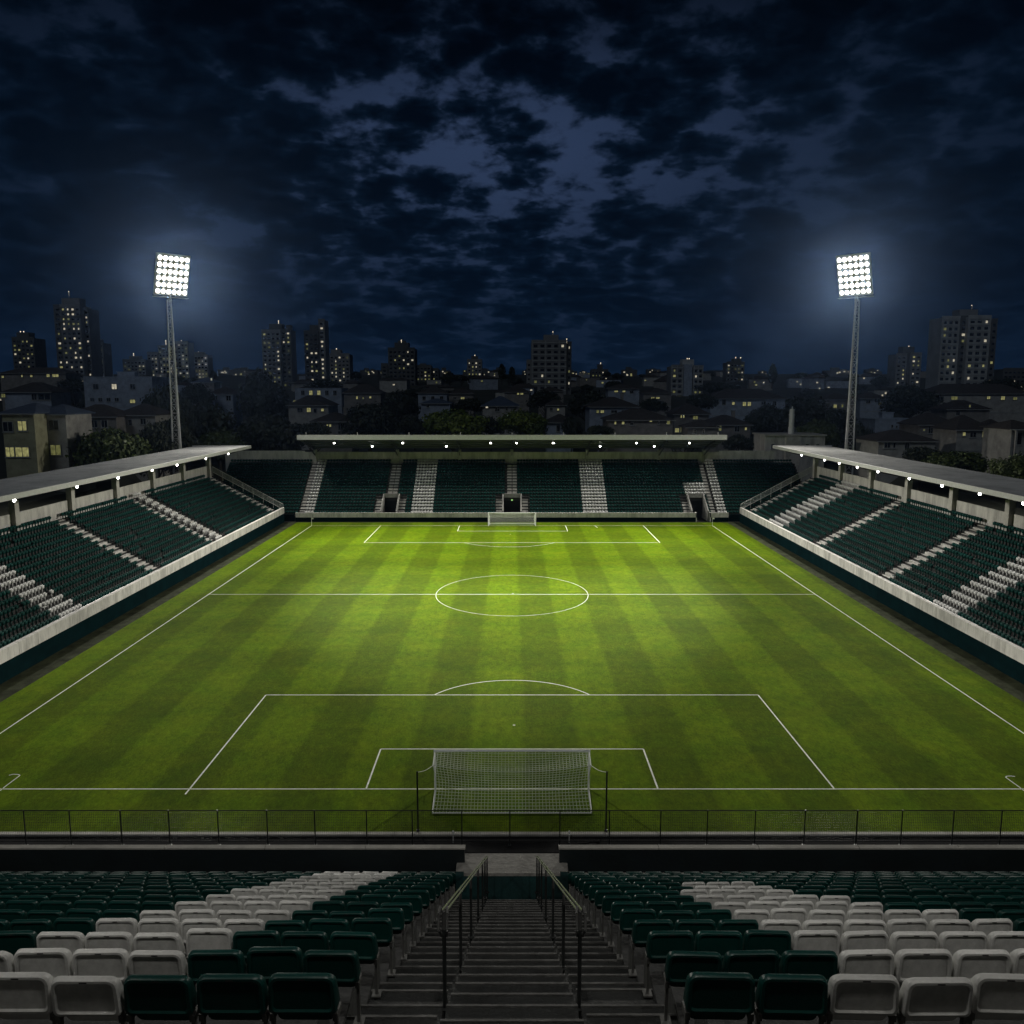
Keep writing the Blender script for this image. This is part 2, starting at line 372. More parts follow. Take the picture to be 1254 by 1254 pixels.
for x, y in ((.15, 59.3), (.1, 100.3), (-.3, 143.6)): parc(x, y, .06, .06, 0, 2*math.pi, 12)
for pts in (((0,968.5),(6,963.5),(22,951.5),(24.5,949.6),(22,948.4),(16,948.2),(11,949.5)), ((1254,968.5),(1247,963),(1235,954.5),(1231.5,951.8),(1233,950.6),(1238,950.3),(1243,951))):
    q = [ground_at(*p) for p in pts]
    for b, c in zip(q, q[1:]): pline(b, c, .035)
tag(pm.build('pitch_markings', M['line']), kind='structure')
# ------------------------------------------------------------------ grandstands at the sides and the far end
ORD = 'first second third fourth fifth sixth seventh eighth ninth tenth eleventh twelfth thirteenth fourteenth fifteenth sixteenth seventeenth eighteenth nineteenth twentieth twenty-first twenty-second twenty-third twenty-fourth twenty-fifth twenty-sixth twenty-seventh twenty-eighth twenty-ninth thirtieth'.split()
mapL = lambda s, t, h: (-43.3 - t, s, h)
mapR = lambda s, t, h: (43.3 + t, s, h)
mapF = lambda s, t, h: (s, 157.6 + t, h)
def inside(s, ivs): return any(a <= s <= b for a, b in ivs)
SEATS = []      # (x, y, z, rotation, white) of the seats too small to stand alone

def lamp_light(name, parent, p, power, size, ang, direction):
    d = bpy.data.lights.new(name, 'SPOT'); d.energy = power; d.spot_size = R(min(179, ang)); d.spot_blend = 1; d.shadow_soft_size = size
    d.color = (1, .97, .91)
    o = bpy.data.objects.new(name, d); COL.objects.link(o); o.parent = parent; o.location = p
    o.rotation_euler = Vector(direction).to_track_quat('-Z', 'Y').to_euler(); return o
def roof_lamp_proto():
    """a small floodlight that looks along -y and down"""
    r = empty('roof_lamp', (0,0,0), 'x', 'lamp', 'lamps along the stand roofs')
    b = MB(); b.box((-.30, -.10, -.16), (.30, .22, .16)); b.box((-.34, -.14, .16), (.34, .12, .19))
    for k in (-.2, 0, .2): b.box((k-.015, .22, -.14), (k+.015, .28, .14))
    b.build('housing', M['housing'], r)
    q = MB(); n = 14
    prof = [(.30, -.10), (.26, -.20), (.15, -.27), (.03, -.29)]
    vs = [(p * math.cos(2*math.pi*i/n), y, p * .8 * math.sin(2*math.pi*i/n)) for p, y in prof for i in range(n)]
    q.add(vs, [(k*n+i, k*n+(i+1)%n, (k+1)*n+(i+1)%n, (k+1)*n+i) for k in range(3) for i in range(n)] + [tuple(3*n+i for i in range(n))])
    q.build('lens', M['lens_small'], r, smooth=60)
    h = MB(); h.bar((0, .05, .16), (0, .05, .62), .03); h.build('hanger', M['steel_dark'], r)
    return r
LAMP = roof_lamp_proto(); LAMP_USED = [False]
def roof_lamp(p, rz, label, power, ang=150, tilt=.9):
    o = LAMP if not LAMP_USED[0] else copy_tree(LAMP)
    LAMP_USED[0] = True
    o.location = p; o.rotation_euler = (0, 0, rz); o['label'] = label
    lamp_light('lamp_light', o, (0, -.34, -.12), power, .25, ang, (0, -1, -tilt))
    return o

def side_stand(mp, side, white, aisles, lampS):
    sgn = -1 if side == 'left' else 1
    root = empty('grandstand', (sgn * 43.3, 106, 0), f'long roofed grandstand of dark green seats along the {side} touchline', 'grandstand', 'grandstands around the pitch')
    S0, S1, NR, TR, RI, T0, H0 = 44.0, 157.0, 14, .93, .507, .75, 2.0
    B = lambda name, mb, m, smooth=None: mb.build(name, m, root, smooth, True, mp)
    b = MB()
    for k in range(NR):
        t, h = T0 + k * TR, H0 + k * RI
        b.box((S0, t, h - RI - .25), (S1, t + TR + (.02 if k < NR-1 else .2), h))
    b.box((S0, T0, 0), (S1, T0 + .2, 1.7)); b.box((S1 - .3, T0, 0), (S1 - .02, T0 + NR*TR, 1.7))
    for k in range(NR): b.box((S1 - .28, T0 + k*TR, 0), (S1 - .03, T0 + (k+1)*TR, H0 + k*RI - .02))
    B('terrace', b, M['terrace'])
    b = MB(); b.box((S0, 0, 0), (S1 + .4, .30, 1.72)); B('front_wall', b, M['teal_wall'])
    b = MB()
    for i in range(int((S1 - S0) / 3.0) + 1):
        s = S0 + i * 3.0; b.box((s + .02, -.06, 1.70), (min(s + 2.98, S1 + .4), .36, 2.82))
    B('parapet', b, M['parapet'])
    b = MB(); b.bar((S0, .62, 2.70), (S1, .62, 2.70), .03)
    for i in range(46): b.bar((S0 + 1 + i * 2.45, .62, 1.7), (S0 + 1 + i * 2.45, .62, 2.70), .022, 4)
    B('guard_rail', b, M['steel_dark'])
    for k in range(9):
        s = 57.8 + 12.4 * k
        b = MB(); b.box((s - .42, T0 + NR*TR - .35, H0 + NR*RI - 1.5), (s + .42, T0 + NR*TR + .38, 14.02))
        B('column', b, M['concrete'])
    TB = T0 + NR * TR + .16
    for k in range(9):                      # wall panels between the columns, a slot of dark above them
        s = 57.8 + 12.4 * k; b = MB()
        b.box((max(S0, s - 11.9), TB, 0), (s - .45, TB + .2, 10.7)); B('back_wall', b, M['concrete_wall'])
    b = MB()                                # roof: sheet with ribs, slightly raised to the pitch side
    zf, zb, tf, tb = 14.35, 14.15, 6.5, 17.6
    b.add([(S0, tf, zf), (S1 + 2.6, tf, zf), (S1 + 2.6, tb, zb), (S0, tb, zb), (S0, tf, zf - .16), (S1 + 2.6, tf, zf - .16), (S1 + 2.6, tb, zb - .16), (S0, tb, zb - .16)],
          [(0,1,2,3),(4,7,6,5),(0,4,5,1),(1,5,6,2),(2,6,7,3),(3,7,4,0)])
    i = S0 + .3
    while i < S1 + 2.5:
        b.add([(i, tf, zf + .003), (i + .10, tf, zf + .003), (i + .10, tb, zb + .003), (i, tb, zb + .003), (i + .03, tf, zf + .06), (i + .07, tf, zf + .06), (i + .07, tb, zb + .06), (i + .03, tb, zb + .06)],
              [(0,4,7,3),(4,5,6,7),(5,1,2,6),(0,1,5,4)]); i += .62
    B('roof', b, M['roof'])
    b = MB(); b.box((S0, tf - .12, zf - .46), (S1 + 2.6, tf - .004, zf + .09)); b.box((S1 + 2.604, tf - .12, zf - .40), (S1 + 2.7, tb, zf + .07))
    B('fascia', b, M['housing'])
    for k in range(9):
        s = 57.8 + 12.4 * k; b = MB()
        b.beam((s, tf + .1, 13.90), (s, tb - .2, 13.72), .16, .22); b.beam((s, tf + 3.0, 13.10), (s, TB + .1, 12.2), .12, .16)
        b.beam((s, tf + .3, 13.88), (s, tf + 3.0, 13.10), .12, .14)
        for t in (tf + 3, tf + 5): b.beam((s, t, 13.8), (s, t + .9, 13.0), .08, .08)
        B('roof_truss', b, M['steel_dark'])
    b = MB()
    for t in (tf + 1.2, tf + 3.2, tf + 5.4): b.box((S0, t, 13.93), (S1 + 2.4, t + .1, 14.04))
    B('purlin', b, M['steel_dark'])
    # aisles: two pale half steps to a row
    for a, c in aisles:
        b = MB()
        for k in range(NR):
            t, h = T0 + k * TR, H0 + k * RI
            b.box((a, t - .44, h - .5), (c, t + .02, h - RI * .48)); b.box((a, t + .024, h - .2), (c, t + .52, h + .035))
        B('aisle_stairs', b, M['step'])
    # raked end rail with mesh panels
    e = empty('end_railing', mp(S1 + .1, 0, H0), f'raked steel railing down the far end of the {side} grandstand', 'railing')
    b = MB(); pts = [(S1 + .1, T0 - .7 + .93 * i, H0 + .35 + (.507 * i)) for i in range(15)]
    for i, p in enumerate(pts):
        if i % 2 == 0: MB().bar((p[0], p[1], p[2] - .6), (p[0], p[1], p[2] + 1.15), .035, 6).build('post', M['steel'], e, None, True, mp)
    b = MB(); 
    for dz in (1.15, .12): b.bar((pts[0][0], pts[0][1], pts[0][2] + dz), (pts[-1][0], pts[-1][1], pts[-1][2] + dz), .04, 6)
    b.build('rail', M['steel'], e, None, True, mp)
    b = MB()
    for i in range(140):
        f = i / 139; t = pts[0][1] + (pts[-1][1] - pts[0][1]) * f; h = pts[0][2] + (pts[-1][2] - pts[0][2]) * f
        b.box((S1 + .09, t - .012, h + .15), (S1 + .11, t + .012, h + 1.12))
    b.build('infill', M['steel'], e, None, True, mp)
    rz = R(-90) if sgn < 0 else R(90)
    for k in range(NR):
        s = S0 + .4
        while s < S1 - .5:
            if not inside(s, [(a - .25, c + .25) for a, c in aisles]):
                x, y, z = mp(s, T0 + k * TR + .62, H0 + k * RI)
                if random.random() > .004: SEATS.append((x, y, z, rz, inside(s, white)))
            s += .62
    # the lamps look at the pitch: the lens axis of a lamp is -y
    for i, s in enumerate(lampS):
        roof_lamp(mp(s, 7.35, 13.62), R(90) if sgn < 0 else R(-90), f'small lit lamp under the {side} stand roof, {ORD[i]} lamp from the far end', SIDE_P, 178, 1.5).scale = (.78, .78, .78)
    return root
side_stand(mapL, 'left', [(80.2, 84.6), (66, 69), (123.9, 126.6)], [(101.9, 104.0), (122.6, 123.9), (126.6, 127.9), (154.3, 156.6), (59, 61)], [149, 138, 126, 117.2, 106.9, 96.7, 84.3, 72, 60])
side_stand(mapR, 'right', [(81.6, 86.0), (135.6, 143.4)], [(97.6, 99.9), (119.6, 121.9), (154.3, 156.6), (64, 66)], [146, 135.2, 129, 122.2, 115.2, 106, 97.8, 89.8, 82, 70, 58])

def far_stand():
    root = empty('grandstand', (0, 157.6, 0), 'wide roofed grandstand of dark green seats behind the far goal', 'grandstand', 'grandstands around the pitch')
    NR, TR, RI, T0, H0 = 18, .75, .52, .9, 1.1
    B = lambda name, mb, m, smooth=None: mb.build(name, m, root, smooth, True, mapF)
    ports = [(-25.1, -22.1), (-1.75, 1.75), (34.4, 37.5)]
    PR = 6                                     # rows a portal cuts through
    b = MB()
    for k in range(NR):
        t, h = T0 + k * TR, H0 + k * RI
        iv, s = [], -58.0
        if k < PR:
            for a, c in ports: iv.append((s, a)); s = c
        iv.append((s, 58.0))
        for a, c in iv: b.box((a, t, h - RI - .3), (c, t + TR + .02, h))
    for a, c in zip([-58.0] + [p[1] for p in ports], [p[0] for p in ports] + [58.0]): b.box((a, T0, 0), (c, T0 + .2, .9))
    B('terrace', b, M['terrace'])
    b = MB(); b.box((-41.2, 0, 0), (35.2, .25, .88)); b.box((37.7, 0, 0), (41.2, .25, .88)); b.box((-58, .7, 0), (-41.6, .85, 1.3)); b.box((41.6, .7, 0), (58, .85, 1.3))
    B('front_wall', b, M['teal_wall'])
    b = MB()
    for i in range(26):
        s = -41.2 + i * 3.0
        if s < 34: b.box((s + .02, -.05, .86), (min(s + 2.98, 35.2), .32, 1.75))
    b.box((37.7, -.05, .86), (41.2, .32, 1.75)); b.box((35.0, -.05, .0), (35.2, 1.2, 1.76)); b.box((37.7, -.05, 0), (37.9, 1.2, 1.76))
    B('parapet', b, M['parapet'])
    for a, c in ports:
        p = MB(); tb = T0 + PR * TR; top = H0 + PR * RI + .55
        for s in (a - .13, c - .12):
            p.add([(s, T0 - .4, 0), (s + .25, T0 - .4, 0), (s + .25, tb, 0), (s, tb, 0), (s, T0 - .4, 2.0), (s + .25, T0 - .4, 2.0), (s + .25, tb, top), (s, tb, top)],
                  [(0,1,5,4),(1,2,6,5),(2,3,7,6),(3,0,4,7),(4,5,6,7)])
        p.box((a + .13, tb - .3, top - .75), (c - .13, tb - .02, top + .02))
        po = B('portal', p, M['portal'])
        d = MB(); d.box((a + .13, tb + .02, 0), (c - .13, tb + .1, top - .7)); d.build('doorway', M['black'], po, None, True, mapF)  # near-black slab painted as the darkness inside the portal
        if abs(a) < 30 and a > -20: 
            d = MB(); d.box((-.16, tb - .36, top - 1.35), (.16, tb - .31, top - 1.1)); d.build('exit_lamp', M['exit'], po, None, True, mapF)
    def steps(a, c, k0, k1):
        b = MB()
        for k in range(k0, k1):
            t, h = T0 + k * TR, H0 + k * RI
            b.box((a, t - .34, h - .5), (c, t + .02, h - RI * .48)); b.box((a, t + .024, h - .2), (c, t + .36, h + .035))
        B('aisle_stairs', b, M['step'])
    for a, c in ((-24.5, -23.65), (-23.5, -22.65), (-.95, -.06), (.1, .95)): steps(a, c, PR + 1, NR)
    for a, c in ports[:2]:
        steps(a - 1.35, a - .2, 0, PR); steps(c + .2, c + 1.35, 0, PR)
    steps(33.1, 34.2, 0, 5); steps(-40.9, -40.0, 2, NR); steps(38.2, 39.1, 1, NR)
    b = MB()
    for a, c in ((-59, -42.6), (42.6, 54)): b.box((a, T0 + NR*TR + .05, 0), (c, T0 + NR*TR + .35, 12.55))
    for a, c in zip((-42.6, -23.2, -10.4, .3, 15.7, 30.5), (-23.8, -11.0, -.3, 15.1, 30.0, 42.6)): b.box((a, T0 + NR*TR + .05, 0), (c, T0 + NR*TR + .35, 12.3))
    B('back_wall', b, M['concrete_wall'])
    for x in (-40.4, -23.5, -10.7, 0, 15.4, 30.2, 39.4):
        b = MB(); b.box((x - .28, T0 + NR*TR - .3, 9.5), (x + .28, T0 + NR*TR + .4, 12.85)); B('column', b, M['concrete'])
        b = MB(); b.beam((x, 5.6, 15.05), (x, 14.7, 12.68), .18, .34); b.beam((x, 9.6, 13.3), (x, 14.3, 11.6), .14, .2); B('roof_truss', b, M['steel_dark'])
    b = MB()                                    # roof rising towards the pitch
    f, k = (5.3, 15.42), (15.6, 12.95)
    b.add([(-41.6, f[0], f[1]), (41.6, f[0], f[1]), (41.6, k[0], k[1]), (-41.6, k[0], k[1]), (-41.6, f[0], f[1]+.14), (41.6, f[0], f[1]+.14), (41.6, k[0], k[1]+.14), (-41.6, k[0], k[1]+.14)],
          [(0,1,2,3),(4,7,6,5),(0,4,5,1),(1,5,6,2),(2,6,7,3),(3,7,4,0)])
    B('roof', b, M['roof_under'])
    b = MB()
    for t in (6.6, 8.6, 10.6, 12.6): b.box((-41.4, t, f[1] - .24 * (t - 5.3) - .15), (41.4, t + .12, f[1] - .24 * (t - 5.3) - .03))
    B('purlin', b, M['steel_dark'])
    b = MB()
    for i in range(15): b.box((-41.7 + i * 5.56 + .01, 5.0, 15.32), (-41.7 + (i + 1) * 5.56 - .01, 5.29, 16.25))
    B('fascia', b, M['housing'])
    b = MB()
    for i in range(9): b.bar((-40 + i * 10, 5.4, 15.6), (-40 + i * 10, 5.4, 16.75), .05, 5)
    B('lightning_rod', b, M['steel'])
    whites = [(-19.4, -14.9), (13.9, 18.3)]; stair = [(-24.7, -22.4), (-1.1, 1.1)]
    for k in range(NR):
        s = -57.5
        while s < 57.5:
            ok = True; wh = inside(s, whites) or inside(s, [(-39.9, -38.0), (39.2, 41.0)])
            if k < PR and inside(s, [(a - 1.6, c + 1.6) for a, c in ports[:2]] + [(32.9, 37.8)]): ok = False
            if k >= PR and inside(s, stair): ok = False
            if inside(s, [(-41.0, -39.9), (38.1, 39.2)]): ok = False
            if PR <= k < PR + 4 and inside(s, [(34.0, 38.0)]): wh = True
            if ok: SEATS.append((s, 157.6 + T0 + k * TR + .5, H0 + k * RI, R(180), wh))
            s += .60
    for i, (x, y, h) in enumerate([(-35,165,14.55),(-27.9,167.3,13.75),(-21.5,165,14.55),(-13.1,167.3,13.75),(-4.2,165,14.55),(.9,165,14.55),(8.1,165,14.55),(17.6,167.3,13.75),(24.5,165,14.55),(28.4,167.3,13.75),(34.9,165,14.55)]):
        nm = ORD[i] if i < 8 else ORD[10 - i]
        roof_lamp((x, y, h), 0, f'small lit lamp under the far stand roof, {nm} from its {"left" if i < 8 else "right"} end', FAR_P, 178, 1.6).scale = (.6, .6, .6)
far_stand()
# ------------------------------------------------------------------ seats
def seat_shell(green):
    """backrest from behind: rounded panel, a raised rim round it, flanges that wrap forward, a painted dark slot at the top"""
    z1m = .80
    def ring(wt, wb, z0, z1, r, y0, lean, wrap=0, n=5):
        pts = []
        for cx, cz, a0, ww in ((wt - r, z1 - r, 0, 0), (-(wt - r), z1 - r, 90, 0), (-(wb - r*.6), z0 + r*.6, 180, 1), (wb - r*.6, z0 + r*.6, 270, 1)):
            rr = r if not ww else r * .6
            for i in range(n):
                t = R(a0 + 90 * i / (n - 1)); pts.append((cx + rr * math.cos(t), cz + rr * math.sin(t)))
        return [(x, y0 - lean * (z - .4) + (wrap * (z1m - z)), z) for x, z in pts]
    W, Wb, Z0, Z1, r, ln = .257, .264, .47, .80, .070, .04
    rings = [ring(W - .035, Wb - .035, Z0 + .03, Z1 - .035, r - .02, .03, ln, .30), ring(W - .022, Wb - .02, Z0 + .015, Z1 - .02, r - .01, .05, ln, .30),
             ring(W, Wb, Z0, Z1, r, .045, ln, .30), ring(W, Wb, Z0, Z1, r, .010, ln), ring(W - .010, Wb - .010, Z0 + .01, Z1 - .010, r, -.006, ln),
             ring(W - .030, Wb - .030, Z0 + .03, Z1 - .030, r - .015, -.008, ln), ring(W - .042, Wb - .042, Z0 + .045, Z1 - .044, r - .02, .006, ln)]
    n = len(rings[0]); b = MB()
    b.add([p for q in rings for p in q], [(k*n+i, k*n+(i+1)%n, (k+1)*n+(i+1)%n, (k+1)*n+i) for k in range(len(rings)-1) for i in range(n)])
    m = len(rings) - 1
    b.f += [tuple(range(n-1, -1, -1)), tuple(m*n+i for i in range(n))]; b.m += [0, 0]
    yy = lambda z, o: o - ln * (z - .4)
    z = Z1 - .022
    b.add([(-.03, yy(z, -.0085), z - .007), (.03, yy(z, -.0085), z - .007), (.03, yy(z, -.0065), z + .007), (-.03, yy(z, -.0065), z + .007)], [(0,1,2,3)], 1)  # flat dark quad stands in for the shade inside a slot
    return b
def seat_proto(green):
    m = M['seat_green'] if green else M['seat_white']
    r = empty('stadium_seat', (0,0,0), 'x', 'seat', 'folding seats in the near stand')
    seat_shell(green).build('backrest', [m, M['seat_slot']], r, smooth=38)
    b = MB(); n = 9
    for sx in (-1,):
        pts = []
        for cx, cz, a0 in ((.17, .66, 0), (-.17, .66, 90), (-.17, .40, 180), (.17, .40, 270)):
            for i in range(4): t = R(a0 + 30 * i); pts.append((cx + .055 * math.cos(t), cz + .055 * math.sin(t)))
        k = len(pts)
        b.add([(x, .10 - .1 * (z - .4), z) for x, z in pts] + [(x, .15 - .1 * (z - .4), z) for x, z in pts],
              [(i, (i+1)%k, k+(i+1)%k, k+i) for i in range(k)] + [tuple(range(k-1,-1,-1)), tuple(range(k, 2*k))])
    b.build('seat_pan', m, r, smooth=38)
    for s in (-1, 1):
        b = MB(); b.box((s*.245 - .014, .04, .0), (s*.245 + .014, .08, .46)); b.box((s*.245 - .02, .02, .40), (s*.245 + .02, .16, .46)); b.box((s*.245 - .05, .0, .002), (s*.245 + .05, .12, .02))
        b.build('bracket', M['seat_iron'], r)
    return r
# rows of the near stand: depth along the view axis, picture height of the seat tops, seat edge at the stairs
RZ = [6.4, 7.95, 9.4, 10.8, 12.15, 13.45, 14.75, 16.05, 17.35, 18.65, 19.95, 21.25, 22.55, 23.85]
RV = [569, 537.5, 515.6, 500, 488, 477.7, 470.4, 463.5, 458.3, 453.8, 450.4, 447, 444, 441.5]
RE = [1.336, 1.454, 1.513, 1.549, 1.565] + [1.58] * 9
ROWS = []
for z, v, e in zip(RZ, RV, RE):
    yc = v * z / F
    ROWS.append((z * CT - yc * ST, CAM_H - (z * ST + yc * CT) - .80, e))   # (distance, floor height, edge)
P_S = .55
WH_L = [(3, 99)] + [(3, 7)] * 13
WH_R = [(2, 99), (3, 8), (3, 8), (3, 9), (3, 9), (3, 8), (3, 8), (3, 7), (4, 7), (4, 7), (99, 99), (99, 99), (99, 99), (99, 99)]
near = []
for k, (D, fl, e) in enumerate(ROWS):
    for s in (-1, 1):
        wh = (WH_L if s < 0 else WH_R)[k]
        for j in range(34):
            x = s * (e + P_S * (j + .5)); white = wh[0] <= j < wh[1]
            v, z = fl + .6, D * CT + (CAM_H - fl - .6) * ST
            vis = abs(F * x / z) < 627 + 30 * 10 / z
            near.append((k, s, j, x, D, fl, white, vis, z))
cand = sorted([n for n in near if n[7]], key=lambda n: n[8])[:300]
solo = {(n[0], n[1], n[2]) for n in cand}
protos = {True: seat_proto(False), False: seat_proto(True)}; used = {True: False, False: False}
rs = random.Random(3)
for k, s, j, x, D, fl, white, vis, z in near:
    if (k, s, j) in solo:
        o = protos[white]
        if used[white]: o = copy_tree(o)
        used[white] = True
        o.location = (x + rs.uniform(-.006, .006), D, fl); o.rotation_euler = (rs.gauss(0, .022), 0, rs.gauss(0, .018))
        o['label'] = f"{'pale grey white' if white else 'dark green'} folding seat, {ORD[j]} {'left' if s < 0 else 'right'} of the near stairs, {ORD[k]} row up from bottom"
        if (k, s, j) in cand: pass
    elif k < 14 and j < 30:
        SEATS.append((x, D, fl, 0, white))
# every other seat of the ground as one mass
def seat_mass():
    b = MB(); n = 8
    out = [(.25,.46),(.255,.74),(.20,.80),(-.20,.80),(-.255,.74),(-.25,.46)]
    back = [(x, .05 - .06*(z-.4), z) for x, z in out] + [(x, -.005 - .06*(z-.4), z) for x, z in out]
    b.add(back, [(i, (i+1)%6, 6+(i+1)%6, 6+i) for i in range(6)] + [(5,4,3,2,1,0), (6,7,8,9,10,11)])
    b.add([(-.22,.10,.40),(.22,.10,.40),(.22,.50,.44),(-.22,.50,.44),(-.22,.10,.45),(.22,.10,.45),(.22,.50,.49),(-.22,.50,.49)], [(0,3,2,1),(4,5,6,7),(0,1,5,4),(1,2,6,5),(2,3,7,6),(3,0,4,7)])
    b.box((-.04,.0,0),(.04,.08,.42))
    V = np.array(b.v, float); fl = b.f; nv = len(V)
    lo = np.concatenate([np.array(f) for f in fl]); ln = np.array([len(f) for f in fl])
    fold = np.array([(p if i < 12 or i >= 20 else (p[0], .10 + (p[2]-.40)*.9, .42 + (p[1]-.10)*.75)) for i, p in enumerate(b.v)], float)
    S = SEATS; ns = len(S); rng = np.random.default_rng(5)
    co = np.empty((ns, nv, 3)); 
    for i, (x, y, z, rz, wht) in enumerate(S):
        a = rz + rng.normal(0, .03); c, s_ = math.cos(a), math.sin(a); q = fold if (rz == 0 or rng.random() < .97) else V
        sc = 1.0 if rz == 0 else 1.06
        co[i, :, 0] = (q[:,0]*c - q[:,1]*s_)*sc + x; co[i, :, 1] = (q[:,0]*s_ + q[:,1]*c)*sc + y; co[i, :, 2] = q[:,2]*sc + z
    me = bpy.data.meshes.new('stadium_seats'); me.vertices.add(ns*nv); me.vertices.foreach_set('co', co.ravel())
    L_ = (lo[None, :] + (np.arange(ns)*nv)[:, None]).ravel(); me.loops.add(len(L_)); me.loops.foreach_set('vertex_index', L_.astype(np.int32))
    lens = np.tile(ln, ns); st = np.concatenate([[0], np.cumsum(lens)[:-1]])
    me.polygons.add(len(lens)); me.polygons.foreach_set('loop_start', st.astype(np.int32)); me.polygons.foreach_set('loop_total', lens.astype(np.int32))
    me.materials.append(M['seat_green_matt']); me.materials.append(M['seat_white'])
    me.polygons.foreach_set('material_index', np.repeat([1 if q[4] else 0 for q in S], len(ln)).astype(np.int32))
    me.update(calc_edges=True); me.validate()
    o = link('stadium_seats', me); tag(o, 'rows of dark green and white plastic seats filling the grandstands', 'seats', kind='stuff')
seat_mass()

# ------------------------------------------------------------------ near stand
def near_stand():
    root = empty('grandstand', (0, 8, 0), 'unlit near grandstand with central stairs and dark green and white seats', 'grandstand', 'grandstands around the pitch')
    B = lambda name, mb, m, smooth=None: mb.build(name, m, root, smooth, True)
    SW = 1.62
    bd = [ROWS[k][0] - .58 for k in range(14)] + [22.55]
    fl = [r[1] for r in ROWS]
    b = MB()
    for s in (-1, 1):
        for k in range(14):
            x0, x1 = (SW, 40) if s > 0 else (-40, -SW)
            b.box((x0, bd[k], fl[k] - 1.6), (x1, bd[k+1] + .02, fl[k]))
        x0, x1 = (SW, 40) if s > 0 else (-40, -SW)
        b.box((x0, bd[0] - 1.2, fl[0] - 1.2), (x1, bd[0] - .01, fl[0] + .12))
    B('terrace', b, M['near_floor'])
    # stairs: two steps to a row in three lanes divided by joints
    lanes = [(-SW - .16, -.735), (-.70, .70), (.735, SW + .16)]
    b = MB(); c = b
    flx = [fl[0] + .9] + fl
    bdx = [bd[0] - 1.5] + bd
    off = {0: .055, 1: 0, 2: .075}
    for li, (x0, x1) in enumerate(lanes):
        for k in range(15):
            a0, a1, h0 = bdx[k], bdx[k+1], flx[k]
            h1 = flx[k+1] if k < 14 else flx[k] - .68
            m_ = (a0 + a1) / 2 + off[li] * (1 if k < 4 else 0); hm = (h0 + h1) / 2
            b.box((x0, a0, h0 - 1.9), (x1, m_, h0 - .03)); b.box((x0, m_ + .001, h0 - 1.9), (x1, a1 - .001, hm - .03))
            c.box((x0, m_ - .018, h0 - .029), (x1, m_ + .012, h0 - .004), 1); c.box((x0, a1 - .02, hm - .029), (x1, a1 + .010, hm - .004), 1)
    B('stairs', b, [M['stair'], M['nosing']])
    # pale cheek blocks beside the seats
    b = MB()
    for s in (-1, 1):
        b = MB(); x = s * (SW + .08)
        for k in range(14): b.box((x - .07, bd[k] + .02, fl[k] - .2), (x + .07, bd[k+1] + .02 + .02, fl[k] + .02)); b.box((x - .068, bd[k+1], fl[k] - 1.2), (x + .068, bd[k+1] + .06, fl[k] + .01))
        B('stair_kerb', b, M['near_floor'])
    # front: kerb, parapets, teal low wall under the landing slab
    lf = fl[-1]
    for s in (-1, 1):
        x0, x1 = sorted((s * 1.66, s * 40)); b = MB(); b.box((x0, 22.35, lf - .3), (x1, 22.55, lf + .55)); B('front_kerb', b, M['concrete'])
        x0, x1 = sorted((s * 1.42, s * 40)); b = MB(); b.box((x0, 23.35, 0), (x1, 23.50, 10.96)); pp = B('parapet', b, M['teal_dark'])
        b = MB()
        for i in range(13):
            xa, xb = 1.40 + i * 3.0, 1.40 + i * 3.0 + 2.985; xa, xb = sorted((s * xa, s * xb)); b.box((xa, 23.33, 10.962), (xb, 23.52, 11.01))
        b.build('coping', M['concrete'], pp, None, True)
        b = MB(); x0, x1 = sorted((s * 1.66, s * 40)); b.box((x0, 22.55, lf - 1.5), (x1, 23.35, lf - .1)); B('gangway', b, M['near_floor'])
    b = MB(); b.box((-1.655, 22.80, 8.5), (1.655, 22.92, 10.50)); B('low_wall', b, M['teal_low'])
    b = MB(); b.box((-1.655, 22.921, 10.2), (1.655, 23.86, 10.53)); b.box((-1.415, 22.79, 10.44), (1.415, 22.92, 10.532)); B('landing', b, M['landing'])
    b = MB(); b.box((-1.65, 22.5, 7.5), (1.65, 22.80, flx[14] - .72)); B('stair_foot', b, M['stair'])
    b = MB(); b.box((-40, -8, 0), (40, 22.3, .5)); b.box((-40, 22.0, 0), (40, 22.3, 8.4)); B('substructure', b, M['terrace'])
    # roof over the upper rows, lamps under its front edge
    b = MB(); b.box((-40, -16, 29.6), (40, 5.7, 29.9)); B('roof', b, M['roof'])
    b = MB(); b.box((-40, 5.702, 29.4), (40, 5.85, 30.0)); B('fascia', b, M['housing'])
    for i in range(7):
        b = MB(); b.box((-36.3 + i * 12, -15.6, 0), (-35.7 + i * 12, -15.0, 29.6)); B('column', b, M['concrete'])
    b = MB(); b.box((-40, -15.9, 0), (40, -15.61, 24.0)); B('back_wall', b, M['concrete_wall'])
    for i, x in enumerate((-24, -16, -8, 0, 8, 16, 24)):
        roof_lamp((x, 4.2, 28.95), R(180), f'small lit lamp under the near stand roof, {ORD[i]} from its left end', NEAR_P, 84, 1.35)
